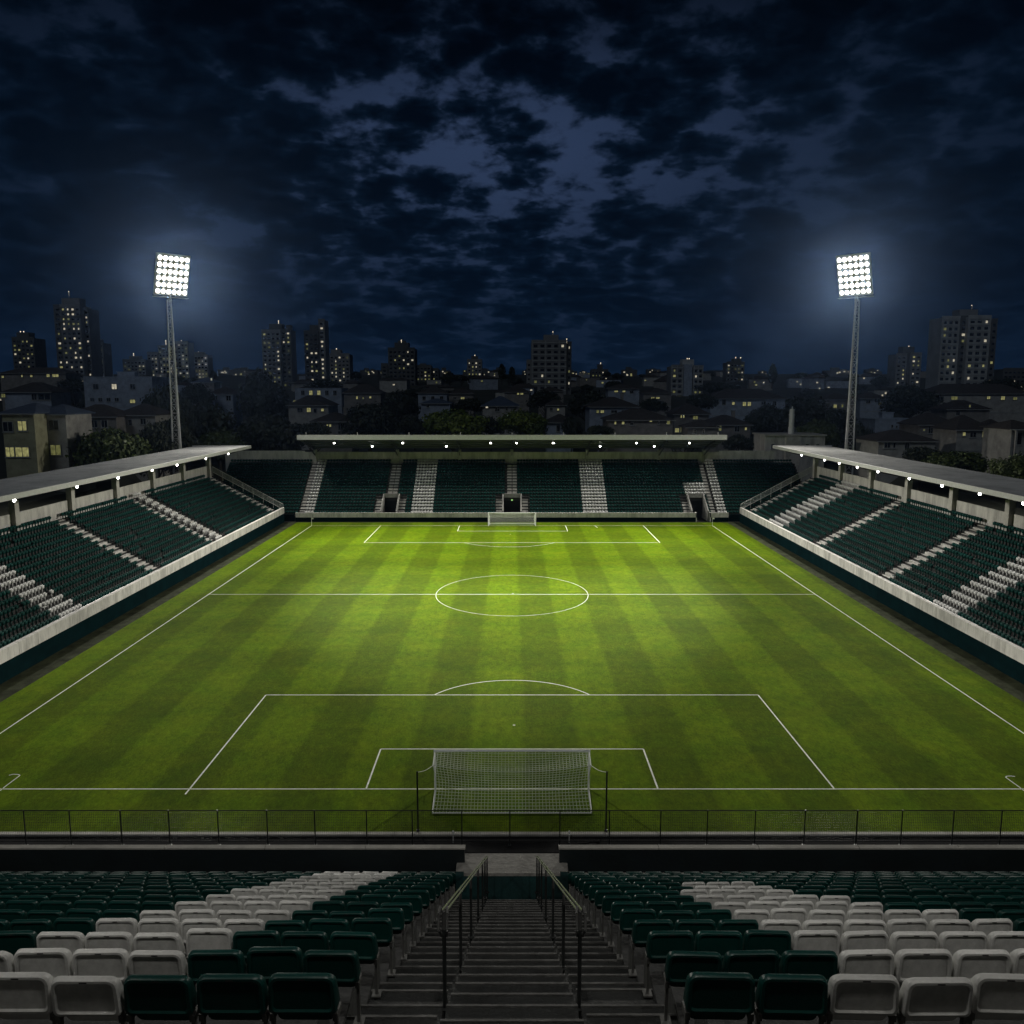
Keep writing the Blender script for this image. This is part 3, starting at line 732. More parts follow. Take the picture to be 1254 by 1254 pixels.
    # handrails
    for s, nm in ((-1, 'left'), (1, 'right')):
        h = empty('handrail', (s * .715, 8, 13), f'steel handrail on seven posts down the {nm} side of the central stairs', 'handrail', 'handrails on the near stairs')
        foot = []
        for u, v in ((82, 607.5), (62.5, 559), (50, 520), (41.3, 496), (36, 481.6), (33, 473), (30.4, 466)):
            z = .715 * F / u; yc = v * z / F; foot.append((z * CT - yc * ST, CAM_H - (z * ST + yc * CT)))
        (d0, z0), (d1, z1) = foot[0], foot[-1]; top = []
        for D, zb in foot:                      # one straight rail from the first post to the last
            zt = z0 + 1.12 + (z1 - z0) * (D - d0) / (d1 - d0)
            bb = MB(); bb.bar((s*.715, D, zb - .5), (s*.715, D, zt - .20), .023, 8); bb.lathe([(.06, 0), (.06, .018), (.032, .022)], 10, c=(s*.715, D, zb - .005))
            bb.build('post', M['steel_dark'], h, 50, True); top.append((s*.715, D, zt))
        bb = MB(); p0 = Vector(top[0]); d = (p0 - Vector(top[1])).normalized(); e = p0 + d * .12
        for dx in (-.045, .045):
            pts = [Vector((s*.715 + dx*.7, top[0][1], top[0][2] - .28)), Vector((s*.715 + dx, e.y - .05, e.z - .16)), Vector((s*.715 + dx, e.y, e.z - .02)), Vector((s*.715 + dx*.8, e.y + .1, e.z + .0))] + [Vector((s*.715 + dx*.55, q[1], q[2])) for q in top]
            bb.path(pts, .014, 8)
        for q in top: bb.bar((q[0], q[1], q[2] - .22), (q[0], q[1], q[2]), .022, 6)
        bb.build('rail', M['rail'], h, 60, True)
near_stand()

# ------------------------------------------------------------------ fence behind the near goal, goals, poles
f = empty('mesh_fence', (0, 42.6, 0), 'low black mesh fence on thin posts across the pitch behind the near goal', 'fence')
rf = random.Random(8)
xs_ = [i * 2.66 + rf.uniform(-.12, .12) for i in range(-16, 17)]
for x in xs_:
    b = MB(); b.bar((x, 42.6, -.02), (x, 42.6, 2.08), .035, 6); b.box((x - .08, 42.5, -.02), (x + .08, 42.7, .05)); b.build('fence_post', M['steel_dark'], f, None, True)
b = MB(); b.bar((-43, 42.6, 2.05), (43, 42.6, 2.05), .028, 6); b.bar((-43, 42.6, .25), (43, 42.6, .25), .018, 5); b.build('rail', M['steel_dark'], f, None, True)
b = MB()
for i in range(860): x = -43 + i * .1; b.box((x - .004, 42.597, .25), (x + .004, 42.603, 2.05))
for i in range(12): b.box((-43, 42.598, .3 + i * .15), (43, 42.602, .308 + i * .15))
b.build('wire_mesh', M['steel_dark'], f, None, True)

def goal(label, y, hw, ht, back, rear_top, sgn, sag, r):
    g = empty('football_goal', (0, y, 0), label, 'goal', 'goals')
    yb, yt = y - sgn * back, y - sgn * rear_top; hb, wt = ht - .12, hw - .05
    for s in (-1, 1):
        b = MB(); b.bar((s*hw, y, 0), (s*hw, y, ht), r, 10); b.build('goal_post', M['white_paint'], g, 50, True)
        b = MB(); b.bar((s*hw, y, .05), (s*(hw - .12), yb, .05), r * .6, 8); b.build('side_bar', M['white_paint'], g, 50, True)
    b = MB(); b.bar((-hw - r, y, ht), (hw + r, y, ht), r, 10); b.build('crossbar', M['white_paint'], g, 50, True)
    b = MB(); b.bar((-hw + .12, yb, .06), (hw - .12, yb, .06), r * .7, 8); b.build('ground_bar', M['white_paint'], g, 50, True)
    # net sheet: crossbar -> rear top line (sagging between the corners) -> ground bar
    nu, na, nb_ = 46, 9, 15
    def P(i, j):
        u = -1 + 2 * i / nu
        s_ = sag * (1 - abs(u) ** 2.2)
        top = Vector((u * hw, y, ht)); mid = Vector((u * wt, yt, hb - s_)); low = Vector((u * (hw - .12), yb, .08))
        if j <= na:
            q = top.lerp(mid, j / na); q.z -= .10 * math.sin(math.pi * j / na) * (1 - u * u)
        else:
            k = (j - na) / nb_; q = mid.lerp(low, k); q.y += sgn * .30 * math.sin(math.pi * k); q.x *= 1 - .035 * math.sin(math.pi * k) * (abs(u))
        return q
    b = MB(); rr = .0125 if sgn > 0 else .009
    for i in range(nu + 1): b.path([P(i, j) for j in range(na + nb_ + 1)], rr, 3)
    for j in range(1, na + nb_ + 1): b.path([P(i, j) for i in range(nu + 1)], rr if j != na else rr * 1.7, 3)
    for s in (-1, 1):                       # side nets
        i0 = 0 if s < 0 else nu
        edge = [P(i0, j) for j in range(na + nb_ + 1)]
        for j, p in enumerate(edge):
            if j % 2 == 0: b.bar(p, (s * hw, y, min(p.z, ht - .02)), rr, 3)
        for k in range(1, 9):
            pts = [p.lerp(Vector((s * hw, y, min(p.z, ht - .02))), k / 9) for p in edge]; b.path(pts, rr, 3)
        b.path(edge, rr * 2.2, 4)
    b.build('net', M['net'], g, None, True)
    return g, [P(0, na), P(nu, na)]
g1, corners = goal('large white goal with a square meshed net in front of the near stand', GY, 4.78, 2.5, 3.1, 1.75, 1, .42, .065)
goal('small white goal at the far end of the pitch', FY - .3, 4.35, 2.44, 2.0, 1.0, -1, .25, .075)
for s, c, nm in ((-1, corners[0], 'left'), (1, corners[1], 'right')):
    px = s * 5.27; pl = empty('net_pole', (px, 43.95, 0), f'thin black pole with a rope to the net, {nm} of the near goal', 'pole', 'net poles behind the near goal')
    b = MB(); b.bar((px, 43.95, -.05), (px, 43.95, 3.65), .05, 8); b.lathe([(.09, 0), (.09, .1), (.05, .12)], 8, c=(px, 43.95, .10)); b.build('pole', M['steel_dark'], pl, 50, True)
    b = MB(); a0, a1 = Vector((px, 43.95, 3.6)), c
    b.path([a0.lerp(a1, i / 8) - Vector((0, 0, .10 * math.sin(math.pi * i / 8))) for i in range(9)], .016, 5); b.build('rope', M['net'], pl, None, True)
for px, lab in ((555, 'short grey standpipe with a white cap by the kerb, behind the left goal post'), (697, 'short grey standpipe with a tap and hose beside the right net pole')):
    q = at(px, 1037, 42.9); sp_ = empty('standpipe', (q.x, 42.95, -.02), lab, 'pipe', 'standpipes by the kerb')
    b = MB(); b.bar((0,0,0), (0,0,.62), .03, 8); b.build('pipe', M['steel'], sp_, 50)
    b = MB(); b.lathe([(.05, .60), (.055, .66), (.03, .70)], 10); b.bar((0,0,.55), (.10,-.06,.52), .02, 6); b.build('tap', M['white_paint'], sp_, 50)
    if px > 600:
        b = MB(); b.path([(.10,-.06,.50), (.25,-.1,.2), (.5,-.12,.02), (.9,-.05,.02), (1.3,.12,.02), (1.7,.05,.02)], .02, 6); b.build('hose', M['steel_dark'], sp_, 50)
# small corner flags that show at the far corners
for x, nm in ((-SX, 'left'), (SX, 'right')):
    cf = empty('corner_flag', (x, FY, 0), f'thin pale corner pole at the far {nm} corner of the pitch', 'corner flag', 'corner flags')
    b = MB(); b.bar((0,0,0), (0,0,1.5), .03, 6); b.build('pole', M['white_paint'], cf)
    b = MB(); b.box((.03,-.01,1.2), (.36,.01,1.48)); b.build('flag', M['net'], cf)

# ------------------------------------------------------------------ floodlight masts
def mast(x, y, label, k):
    m = empty('floodlight_mast', (x, y, 0), label, 'floodlight', 'floodlight masts at the far corners')
    Ht = 41.2
    legs = [(-.95, -.5), (.95, -.5), (0, .9)]; tp = [(-.36, -.2), (.36, -.2), (0, .36)]
    L3 = lambda i, f: Vector((legs[i][0] + (tp[i][0] - legs[i][0]) * f, legs[i][1] + (tp[i][1] - legs[i][1]) * f, Ht * f))
    for i in range(3):
        b = MB(); b.bar(L3(i, 0), L3(i, 1), .19 if i < 2 else .12, 8, r2=.11); b.build('mast_leg', M['steel'], m, 50)
    b = MB()
    for i, j in ((0, 1), (1, 2), (2, 0)):
        for q in range(26):
            f0, f1 = q / 26, (q + 1) / 26
            b.bar(L3(i, f0), L3(j, f1), .035, 4) if q % 2 == 0 else b.bar(L3(j, f0), L3(i, f1), .035, 4)
            b.bar(L3(i, f1), L3(j, f1), .03, 4)
    b.build('bracing', M['steel'], m)
    b = MB()
    for q in range(90): b.bar((-.2, .05, .6 + q * .45), (.2, .05, .6 + q * .45), .02, 4)
    for s in (-.2, .2): b.bar((s, .05, .2), (s, .05, Ht), .025, 4)
    b.build('ladder', M['steel_dark'], m)
    c = Vector((0, 0, 45.4)); aim = (Vector((0, 92, 2)) - Vector((x, y, 45.4))).normalized()
    aim = (aim + Vector((0, 0, .12))).normalized()
    c = c + Vector((aim.x, aim.y, 0)).normalized() * 2.0
    rt = aim.cross(Vector((0,0,1))).normalized(); up = rt.cross(aim).normalized()
    Q = Matrix((rt, aim, up)).transposed()                    # local: x right, y forward, z up
    G = lambda a, bb, cc: c + Q @ Vector((a, bb, cc))
    fr = MB(); PX, PZ = .98, 1.19
    W2, H2 = PX * 3.0 + .1, PZ * 3.0 + .1
    for i in range(7): fr.beam(G(-W2 + i * (2*W2/6), -.28, -H2), G(-W2 + i * (2*W2/6), -.28, H2), .12, .12)
    for j in range(7): fr.beam(G(-W2, -.2, -H2 + j * (2*H2/6)), G(W2, -.2, -H2 + j * (2*H2/6)), .14, .14)
    fr.beam(G(-W2 - .1, .0, -H2 - .35), G(W2 + .1, .0, -H2 - .35), .9, .08)
    fr.beam(Vector((0,0,Ht - .3)), G(0, -.6, H2*.7), .4, .3); fr.beam(Vector((-.4,0,Ht - .2)), G(-2, -.4, 0), .2, .2); fr.beam(Vector((.4,0,Ht - .2)), G(2, -.4, 0), .2, .2)
    fr.add([G(a, yy, b_) for yy in (-.13, -.10) for a, b_ in ((-W2,-H2),(W2,-H2),(W2,H2),(-W2,H2))], [(0,1,2,3),(7,6,5,4),(0,4,5,1),(1,5,6,2),(2,6,7,3),(3,7,4,0)])  # backing plate added to catch lens glow between the lamps
    fr.build('lamp_frame', M['housing'], m)
    hm = MB(); n = 14
    prof = [(.18, -.27), (.40, .0), (.47, .09), (.455, .11), (.36, .03)]
    hm.add([(p * math.cos(2*math.pi*i/n), yy, p * 1.12 * math.sin(2*math.pi*i/n)) for p, yy in prof for i in range(n)], [(k_*n+i, k_*n+(i+1)%n, (k_+1)*n+(i+1)%n, (k_+1)*n+i) for k_ in range(4) for i in range(n)] + [tuple(range(n))])
    hme = hm.mesh('floodlight', M['housing'], 50)
    lm = MB(); lp = [(.33, .04), (.28, .12), (.15, .17), (.02, .19)]
    lm.add([(p * math.cos(2*math.pi*i/n), yy, p * math.sin(2*math.pi*i/n)) for p, yy in lp for i in range(n)], [(k_*n+i, k_*n+(i+1)%n, (k_+1)*n+(i+1)%n, (k_+1)*n+i) for k_ in range(3) for i in range(n)] + [tuple(3*n+i for i in range(n))])
    lme = lm.mesh('lens', M['lens'], 60)
    for i in range(6):
        for j in range(6):
            o = link('floodlight', hme, m); o.location = G((i - 2.5) * PX, 0, (j - 2.5) * PZ); o.rotation_euler = Q.to_euler()
            link('lens', lme, o)
    for nm, pw, ang, tgt in (('floodlight_beam', FLOOD_P, 29, (0, 88, 0)), ('floodlight_beam', FLOOD_P * .5, 54, (0, 128, 0)), ('floodlight_spill', FLOOD_P * .25, 140, (0, 95, 0))):
        d = bpy.data.lights.new(nm, 'SPOT'); d.energy = pw; d.spot_size = R(ang); d.spot_blend = 1; d.shadow_soft_size = 2.2; d.color = (1, .965, .88)
        lo = bpy.data.objects.new(nm, d); COL.objects.link(lo); lo.parent = m; lo.location = G(0, .9, 0)
        lo.rotation_euler = (Vector(tgt) - (Vector((x, y, 0)) + G(0, .9, 0))).to_track_quat('-Z', 'Y').to_euler()
mast(-62.85, 157.5, 'tall lattice floodlight mast with a lit grid of lamps behind the left stand', 0)
mast(63.3, 157.5, 'tall lattice floodlight mast with a lit grid of lamps behind the right stand', 1)
# ------------------------------------------------------------------ buildings
MARKS = [(45,'under the dark tower at the far left edge'),(112,'below the tallest left tower'),(180,'left of the left mast'),(235,'just right of the left mast'),(318,'between the left mast and the broad dark tower'),
 (365,'below the broad dark tower'),(432,'below the slim double tower'),(510,'below the solid dark tower'),(600,'below the lone small round topped tower'),(648,'by the slender cypresses'),(702,'below the wide banded tower'),
 (765,'right of the wide banded tower'),(865,'beside the white tower'),(935,'below the far squat tower'),(1020,'between the conifer and the right mast'),(1092,'right of the right mast'),(1145,'below the two bay tower'),(9999,'by the wide right tower')]
def label_far(things, text):
    zones = {}
    for px, o in sorted(things, key=lambda q: q[0]): zones.setdefault(next(m for e, m in MARKS if px < e), []).append(o)
    for mk, os_ in zones.items():
        for i, o in enumerate(os_): o['label'] = f'{text} {mk}' + (f', {ORD[i]} from left' if len(os_) > 1 else '')
WIN = {}
def win_mesh(wd, ht, depth):
    key = (round(wd, 2), round(ht, 2), round(depth, 2))
    if key not in WIN:
        f = .07 + .03 * min(wd, 2); b = MB()
        x, z = wd / 2, ht / 2
        for a, c in (((-x, -depth, -z), (x, 0, -z + f)), ((-x, -depth, z - f), (x, 0, z)), ((-x, -depth, -z + f), (-x + f, 0, z - f)), ((x - f, -depth, -z + f), (x, 0, z - f))): b.box(a, c)
        b.box((-x - .08, -depth - .06, -z - .12), (x + .08, 0, -z - .002))
        if wd > 1.0: b.box((-f/3, -depth*.8, -z + f), (f/3, 0, z - f))
        p = MB(); p.box((-x + f, -depth * .3, -z + f), (x - f, .0, z - f))
        WIN[key] = (b.mesh('window', M['trim']), {})
        WIN[key][1]['_'] = p
    return WIN[key]
def window(root, x, y, z, wd, ht, state, depth=.14):
    """state: 0 dark, 1 lit, 2 dim, 3 pale"""
    fm, panes = win_mesh(wd, ht, depth)
    o = link('window', fm, root); o.location = (x, y, z)
    mk = ('glass', 'lit', 'lit_dim', 'lit_white')[state]
    if mk not in panes: panes[mk] = panes['_'].mesh('pane', M[mk])
    pn = link('pane', panes[mk], o)
    if state: o['label'] = 'lit window'
    return o
def roof_mesh(b, wd, dp, he, hr, kind, oh=.55, m=0):
    x, y = wd / 2 + oh, dp / 2 + oh; t = .18
    if kind == 'flat':
        b.box((-wd/2 - .12, -dp/2 - .12, he), (wd/2 + .12, dp/2 + .12, he + .22)); return
    if kind == 'gable':      # ridge runs in depth, gable faces the stadium
        r = [(0, -y, hr), (0, y, hr)]
        b.add([(-x, -y, he - .12), (x, -y, he - .12), (x, y, he - .12), (-x, y, he - .12), *r], [(0,4,5,3), (4,1,2,5), (0,1,4), (2,3,5), (0,3,2,1)])
        return
    q = max(x - y, x * .12) if x > y else x * .08
    b.add([(-x, -y, he - .12), (x, -y, he - .12), (x, y, he - .12), (-x, y, he - .12), (-q, 0, hr), (q, 0, hr), (-x, -y, he + .06), (x, -y, he + .06), (x, y, he + .06), (-x, y, he + .06)],
          [(3,2,1,0), (0,1,7,6), (1,2,8,7), (2,3,9,8), (3,0,6,9), (6,7,5,4), (7,8,5), (8,9,4,5), (9,6,4)])
def house(label, x0, x1, ye, yr, D, dep, wall, roof, kind, wins, yaw=0, chimney=False, extra=None, name='house'):
    A, B_ = at(x0, ye, D), at(x1, ye, D); g = T((A.x + B_.x) / 2, D)
    he = A.z - g; wd = B_.x - A.x
    if he < 2.6: g -= 2.6 - he; he = 2.6
    hr = he + .25 if kind == 'flat' else max(at((x0 + x1) / 2, yr, D + dep / 2).z - g, he + .8)
    r = empty(name, ((A.x + B_.x) / 2, D + dep / 2, g), label, 'house', rz=yaw)
    b = MB(); b.box((-wd/2, -dep/2, -3), (wd/2, dep/2, he)); 
    if kind == 'gable': b.add([(-wd/2, -dep/2 + .01, he), (wd/2, -dep/2 + .01, he), (0, -dep/2 + .01, hr - .25)], [(0,1,2)])
    b.build('wall', M[wall], r)
    b = MB(); roof_mesh(b, wd, dep, he, hr, kind); ro = b.build('roof', M[roof], r)
    if kind != 'flat':
        b = MB(); b.box((-wd/2 - .6, -dep/2 - .66, he - .22), (wd/2 + .6, -dep/2 - .56, he - .05)); b.build('gutter', M['trim'], ro)
    if chimney: 
        b = MB(); b.box((wd*.2, .4, he), (wd*.2 + .8, 1.2, hr + .9)); b.box((wd*.2 - .1, .3, hr + .9), (wd*.2 + .9, 1.3, hr + 1.05)); b.build('chimney', M['wall_brown'], ro)
    if wd > 7 and he > 5:
        b = MB(); b.box((-wd/2 - .05, -dep/2 - .10, he/2 - .12), (wd/2 + .05, -dep/2 - .002, he/2 + .05)); b.build('string_course', M['trim'], r)
    for (u0, u1, v0, v1, stt) in wins:
        p, q = at(u0, v1, D), at(u1, v0, D)
        cx = (p.x + q.x) / 2 - r.location.x; cz = (p.z + q.z) / 2 - g
        window(r, cx, -dep/2 - .005, cz, max(.5, q.x - p.x), max(.5, q.z - p.z), stt)
    if extra: extra(r, wd, dep, he, hr)
    return r
def row(u0, u1, n, v0, v1, st, f=.5):
    p = (u1 - u0) / n
    return [(u0 + p * (i + .5 - f/2), u0 + p * (i + .5 + f/2), v0, v1, st[i % len(st)]) for i in range(n)]
def porch(r, wd, dep, he, hr):
    b = MB(); b.box((-wd*.30, -dep/2 - 1.6, he*.42), (wd*.30, -dep/2 - .002, he*.42 + .14)); b.build('balcony', M['wall_brown'], r)
    b = MB()
    for i in range(19): b.box((-wd*.30 + i*wd*.6/18 - .02, -dep/2 - 1.58, he*.42 + .141), (-wd*.30 + i*wd*.6/18 + .02, -dep/2 - 1.54, he*.42 + .95))
    b.box((-wd*.30, -dep/2 - 1.6, he*.42 + .951), (wd*.30, -dep/2 - 1.52, he*.42 + 1.0)); b.build('railing', M['steel_dark'], r)
def tank(r, wd, dep, he, hr):
    b = MB(); b.box((-wd*.16, -1, he + .2), (wd*.10, 1.2, he + 1.7)); b.box((-wd*.18, -1.1, he + 1.701), (wd*.12, 1.3, he + 1.85)); b.build('water_tank', M['wall_blue'], r)
def posts(r, wd, dep, he, hr):
    for i in range(3):
        b = MB(); b.box((-wd*.5 + i*wd*.45, -dep/2 - 1.4, -2), (-wd*.5 + i*wd*.45 + .3, -dep/2 - 1.1, he - .25)); b.build('porch_post', M['wall_pale'], r)
    b = MB(); b.box((-wd*.52, -dep/2 - 1.5, he - .249), (wd*.5, -dep/2 - .01, he - .12)); b.build('porch_roof', M['trim'], r)

H = house
H('yellowish two storey house with a blue sheet roof, the lower wide window lit', 2, 41, 506, 493, 142, 11, 'wall_ochre', 'tile_blue', 'hip', [(4,16,516,529,0),(22,33,515,528,1),(7,18,547,560,1),(19,36,547,560,1)])
H('grey end house joined to the yellowish one, with a curtained lower window', 41.5, 80, 507, 495, 146, 9, 'wall_pale', 'tile_blue', 'hip', [(46,55,514,528,2),(60,72,514,527,0),(48,57,546,559,0),(62,75,544,558,2)])
H('long dark roofed house with two small windows beside the green bush', 143, 190, 508, 494, 172, 9, 'wall_pale', 'tile', 'hip', [(157,162,513,521,0),(172,179,512,520,0),(176,180,534,538,0)])
H('dim recessed house with a dark veranda between the pale house and the small windowed one', 81, 142, 510, 495, 168, 8, 'wall_brown', 'tile', 'hip', [(82,87,513,524,2),(103,108,513,524,2),(111,120,514,524,0),(124,132,514,524,0)], extra=porch)
H('flat roofed blue grey block with one lit lower window and a tank on top', 102, 186, 462, 455, 255, 16, 'wall_blue', 'wall_blue', 'flat', row(106,174,3,470,477,(0,3,0),.28) + [(159,166,489,494,1)] + row(108,148,4,487,492,(0,)), extra=tank)
H('low blue grey house with a dark hipped roof left of the flat roofed block', 5, 62, 480, 468, 225, 10, 'wall_blue', 'tile', 'hip', [(1.5,7,482,487,2),(39,45,482,490,0),(47,62,482,490,0)])
H('long low dark house with a strip of yellow windows under the tall left tower', 0, 80, 457, 450, 345, 12, 'wall_brown', 'tile', 'hip', [(2,5,460,463,1),(26,28,459,462,1),(37,40,459,462,1),(57,61,458,462,1),(64,72,458,462,1)])
H('white flat house with two lit windows behind the gabled house', 361, 418, 476, 473, 300, 12, 'wall_blue', 'wall_blue', 'flat', row(366,415,5,478,484,(0,1,1,0,0),.45))
H('gabled brown house with a pair of arched lit windows', 353, 402, 496, 484, 218, 12, 'wall_pale', 'tile', 'gable', [(359,365,490,493.5,1),(366,372,489,493,1),(375.5,381,499,505,1),(393,397,500,504,1),(364,371,499,505,0),(384,388,500,506,0)])
H('dark low house with two lit windows just behind the far stand, left', 382, 430, 516, 505, 196, 9, 'wall_brown', 'tile', 'hip', [(386,393,519,521,2),(400,402,519,523,1),(403,406,519,523,1),(414,420,518,527,0)], chimney=True)
H('dark hipped house with two lit windows among round trees', 421, 466, 481, 470, 288, 10, 'wall_brown', 'tile', 'hip', [(436,438.5,485,489,1),(444,445.5,486,489,2),(452,455,485,488,1)])
H('small blue house with three dark windows in the middle distance', 512, 547, 481, 473, 305, 9, 'wall_blue', 'tile', 'hip', row(514,546,3,485,490,(0,),.4))
H('low roofed shed below the small blue house', 516, 551, 494, 488, 262, 8, 'wall_blue', 'tile_blue', 'hip', [(522,526,496,499,0)])
H('brown house with a lit window near the slender cypresses', 550, 580, 482, 475, 318, 9, 'wall_brown', 'tile', 'hip', [(564,569,486,489,1),(555,559,486,489,0)])
H('house with a pale blue roof and one lit corner window', 591, 634, 497, 485, 240, 11, 'wall_pale', 'tile_blue', 'hip', [(594.5,598,496,500,3),(606,612,497,504,0),(619,622,497,503,0)])
H('small house with a single lit window right of the bright trees', 670, 692, 496, 489, 268, 8, 'wall_pale', 'tile', 'hip', [(682,685,500,503,1),(673,677,499,503,0)])
H('low dark roofed house with bluish walls beside the far stand roof', 670, 702, 517, 507, 206, 8, 'wall_blue', 'tile', 'hip', [(681,686,520,529,0),(692,696,520,528,2)])
H('broad pale blue house with a dark hipped roof and one lit window', 722, 782, 498, 486, 230, 13, 'wall_blue', 'tile', 'hip', [(730,734,502,506,2),(735,740,502,506,1),(748,756,502,506,0),(761,770,502,505,0)], chimney=True)
H('wide dark house with a row of lit windows right behind the far stand', 745, 824, 514, 500, 190, 12, 'wall_brown', 'tile', 'hip', [(752,755,516,520,1),(761,765,516,520,1),(771,776,516,521,0),(795,799,514,517,1),(805,808,515,520,0),(816,821,515,520,2)])
H('brown house with a lit pair of windows and bright doors below', 826, 868, 507, 494, 216, 11, 'wall_brown', 'tile', 'hip', [(833,835.5,508,512,1),(836,838.5,508,512,1),(826,832,524,530,1),(833,838,523,530,1),(848,855,509,514,2)])
H('small dark roofed house next to the brown house with bright doors', 842, 880, 523, 514, 186, 7, 'wall_brown', 'tile', 'hip', [(848,853,525,531,0),(860,864,525,531,0)])
H('distant pale house with three lit windows on a slope', 745, 783, 476, 470, 345, 10, 'wall_blue', 'tile', 'hip', [(752,757,478,480.5,1),(762,766,478,480.5,1),(771,776,478,482,0)])
H('distant low house with a strip of lit windows left of the white tower', 788, 822, 481, 475, 322, 9, 'wall_brown', 'tile', 'hip', [(797,802,486,488.5,1),(803,808,486,488.5,1)])
H('long pale blue house with a lit triple window behind the white chimney', 870, 962, 488, 476, 268, 13, 'wall_blue', 'tile', 'hip', [(875,880,489,496,0),(884,889,489,496,0),(896,900,492,496,1),(909,914,492,497.5,1),(915,920,492,497.5,1),(932,938,491,496,0),(946,951,491,497,0)])
H('dark hipped house with lamps at both ends beside the white chimney building', 866, 919, 520, 508, 202, 10, 'wall_brown', 'tile', 'hip', [(876,884,521,528,2),(899,906,521,529,0),(911.5,915,523,527,1)], chimney=True)
H('dim house with two lit windows left of the right mast', 1012, 1048, 489, 481, 282, 9, 'wall_brown', 'tile', 'hip', [(1020,1025,495,500,1),(1030,1033,495,499,2)])
H('dim bluish house with a lit corner right of the right mast', 1054, 1086, 488, 480, 300, 9, 'wall_blue', 'tile', 'hip', [(1060,1066,490,494,0),(1076,1079,493,496,1)])
H('bluish white flat house with a roof tank behind the hipped house', 1072, 1126, 514, 508, 222, 12, 'wall_blue', 'wall_blue', 'flat', [(1091,1094,520,524,0),(1097,1099,521,524,0),(1110,1112,520,523,0)], extra=tank)
H('low grey house with a broad hipped roof near the right stand roof', 1076, 1146, 540, 526, 168, 11, 'wall_pale', 'tile', 'hip', [(1082,1091,541,549,0),(1093,1097,542,549,0),(1107,1114,542,552,0)])
H('dark house with a bright white window and a yellow one beside it', 1126, 1171, 520, 505, 193, 10, 'wall_brown', 'tile', 'hip', [(1130,1133,525,528,2),(1136,1143,522,531,0),(1149,1153,526,530,1),(1158.5,1164,525,531,3),(1148,1152,545,548,1),(1158,1162,546,549,2)])
H('two storey grey house with a dark tiled roof and two lit windows', 1172, 1214, 526, 508, 176, 10, 'wall_pale', 'tile', 'hip', [(1178,1183,529,534,1),(1187,1196,529,536,0),(1202,1209,528,536,1)])
H('plain dark house with a square window at the right edge', 1215, 1238, 527, 513, 180, 9, 'wall_brown', 'tile', 'hip', [(1221,1231,531,539,0)])
H('house with white porch posts at the far right edge', 1239, 1275, 525, 514, 150, 9, 'wall_pale', 'tile', 'hip', [(1244,1252,530,545,0)], extra=posts)
H('long low house with three lit windows below the wide right tower', 1141, 1262, 482, 470, 272, 12, 'wall_pale', 'tile', 'hip', [(1147,1156,485,491,0),(1164,1173,485,490,2),(1208,1213,485,489,1),(1225,1231,485,490,1),(1240,1246,486,490,2)])
H('dark roofed cottage in front of the long low house', 1160, 1212, 501, 490, 228, 9, 'wall_brown', 'tile', 'hip', [(1186,1189,495.5,499,2),(1170,1176,503,509,0)])
H('far blue grey house with lit windows left of the broad hipped roof', 660, 690, 479, 474, 335, 9, 'wall_brown', 'tile', 'hip', [(635,641,480,483,1)] if False else [(664,669,481,484,0)])
H('far dark house with two tiny lit windows behind the pale blue roof', 618, 648, 480, 473, 345, 9, 'wall_brown', 'tile', 'hip', [(633,636,481,483.5,1),(637,641,481,483.5,1)])
H('small grey house between the big round trees at left', 255, 285, 483, 473, 268, 9, 'wall_blue', 'tile', 'hip', [(261,266,484,490,0),(277,283,484,491,0)])
H('dim house under the mast with a pale gutter', 236, 262, 468, 462, 335, 8, 'wall_brown', 'tile_blue', 'hip', [(258,260,463,466,3)])
rh = random.Random(21); far_h = []
for i in range(64):                              # far small houses, a few pixels each
    px = rh.uniform(0, 1254); D = rh.uniform(420, 1050); g = T(0, D)
    z = (D * CT + (CAM_H - g) * ST); X = (px - 627) * z / F
    wd, dp, he = rh.uniform(9, 20), rh.uniform(8, 12), rh.uniform(4.5, 9)
    r = empty('far_house', (X, D, g - .5), 'x', 'house', 'small far houses on the slope', rz=rh.uniform(-.4, .4)); far_h.append((px, r))
    b = MB(); b.box((-wd/2, -dp/2, -2), (wd/2, dp/2, he)); b.build('wall', M[rh.choice(['wall_brown','wall_blue','wall_pale'])], r)
    b = MB(); roof_mesh(b, wd, dp, he, he + rh.uniform(1.5, 3), rh.choice(['hip','hip','flat'])); b.build('roof', M['tile'], r)
    for q in range(rh.choice([1,1,2,2,3])): window(r, rh.uniform(-wd*.42, wd*.42), -dp/2 - .01, rh.uniform(1.6, he - .9), rh.choice([1.1,1.6]), rh.choice([1.0,1.3]), rh.choice([1,3,3,2]))
label_far(far_h, 'far dark lit house')

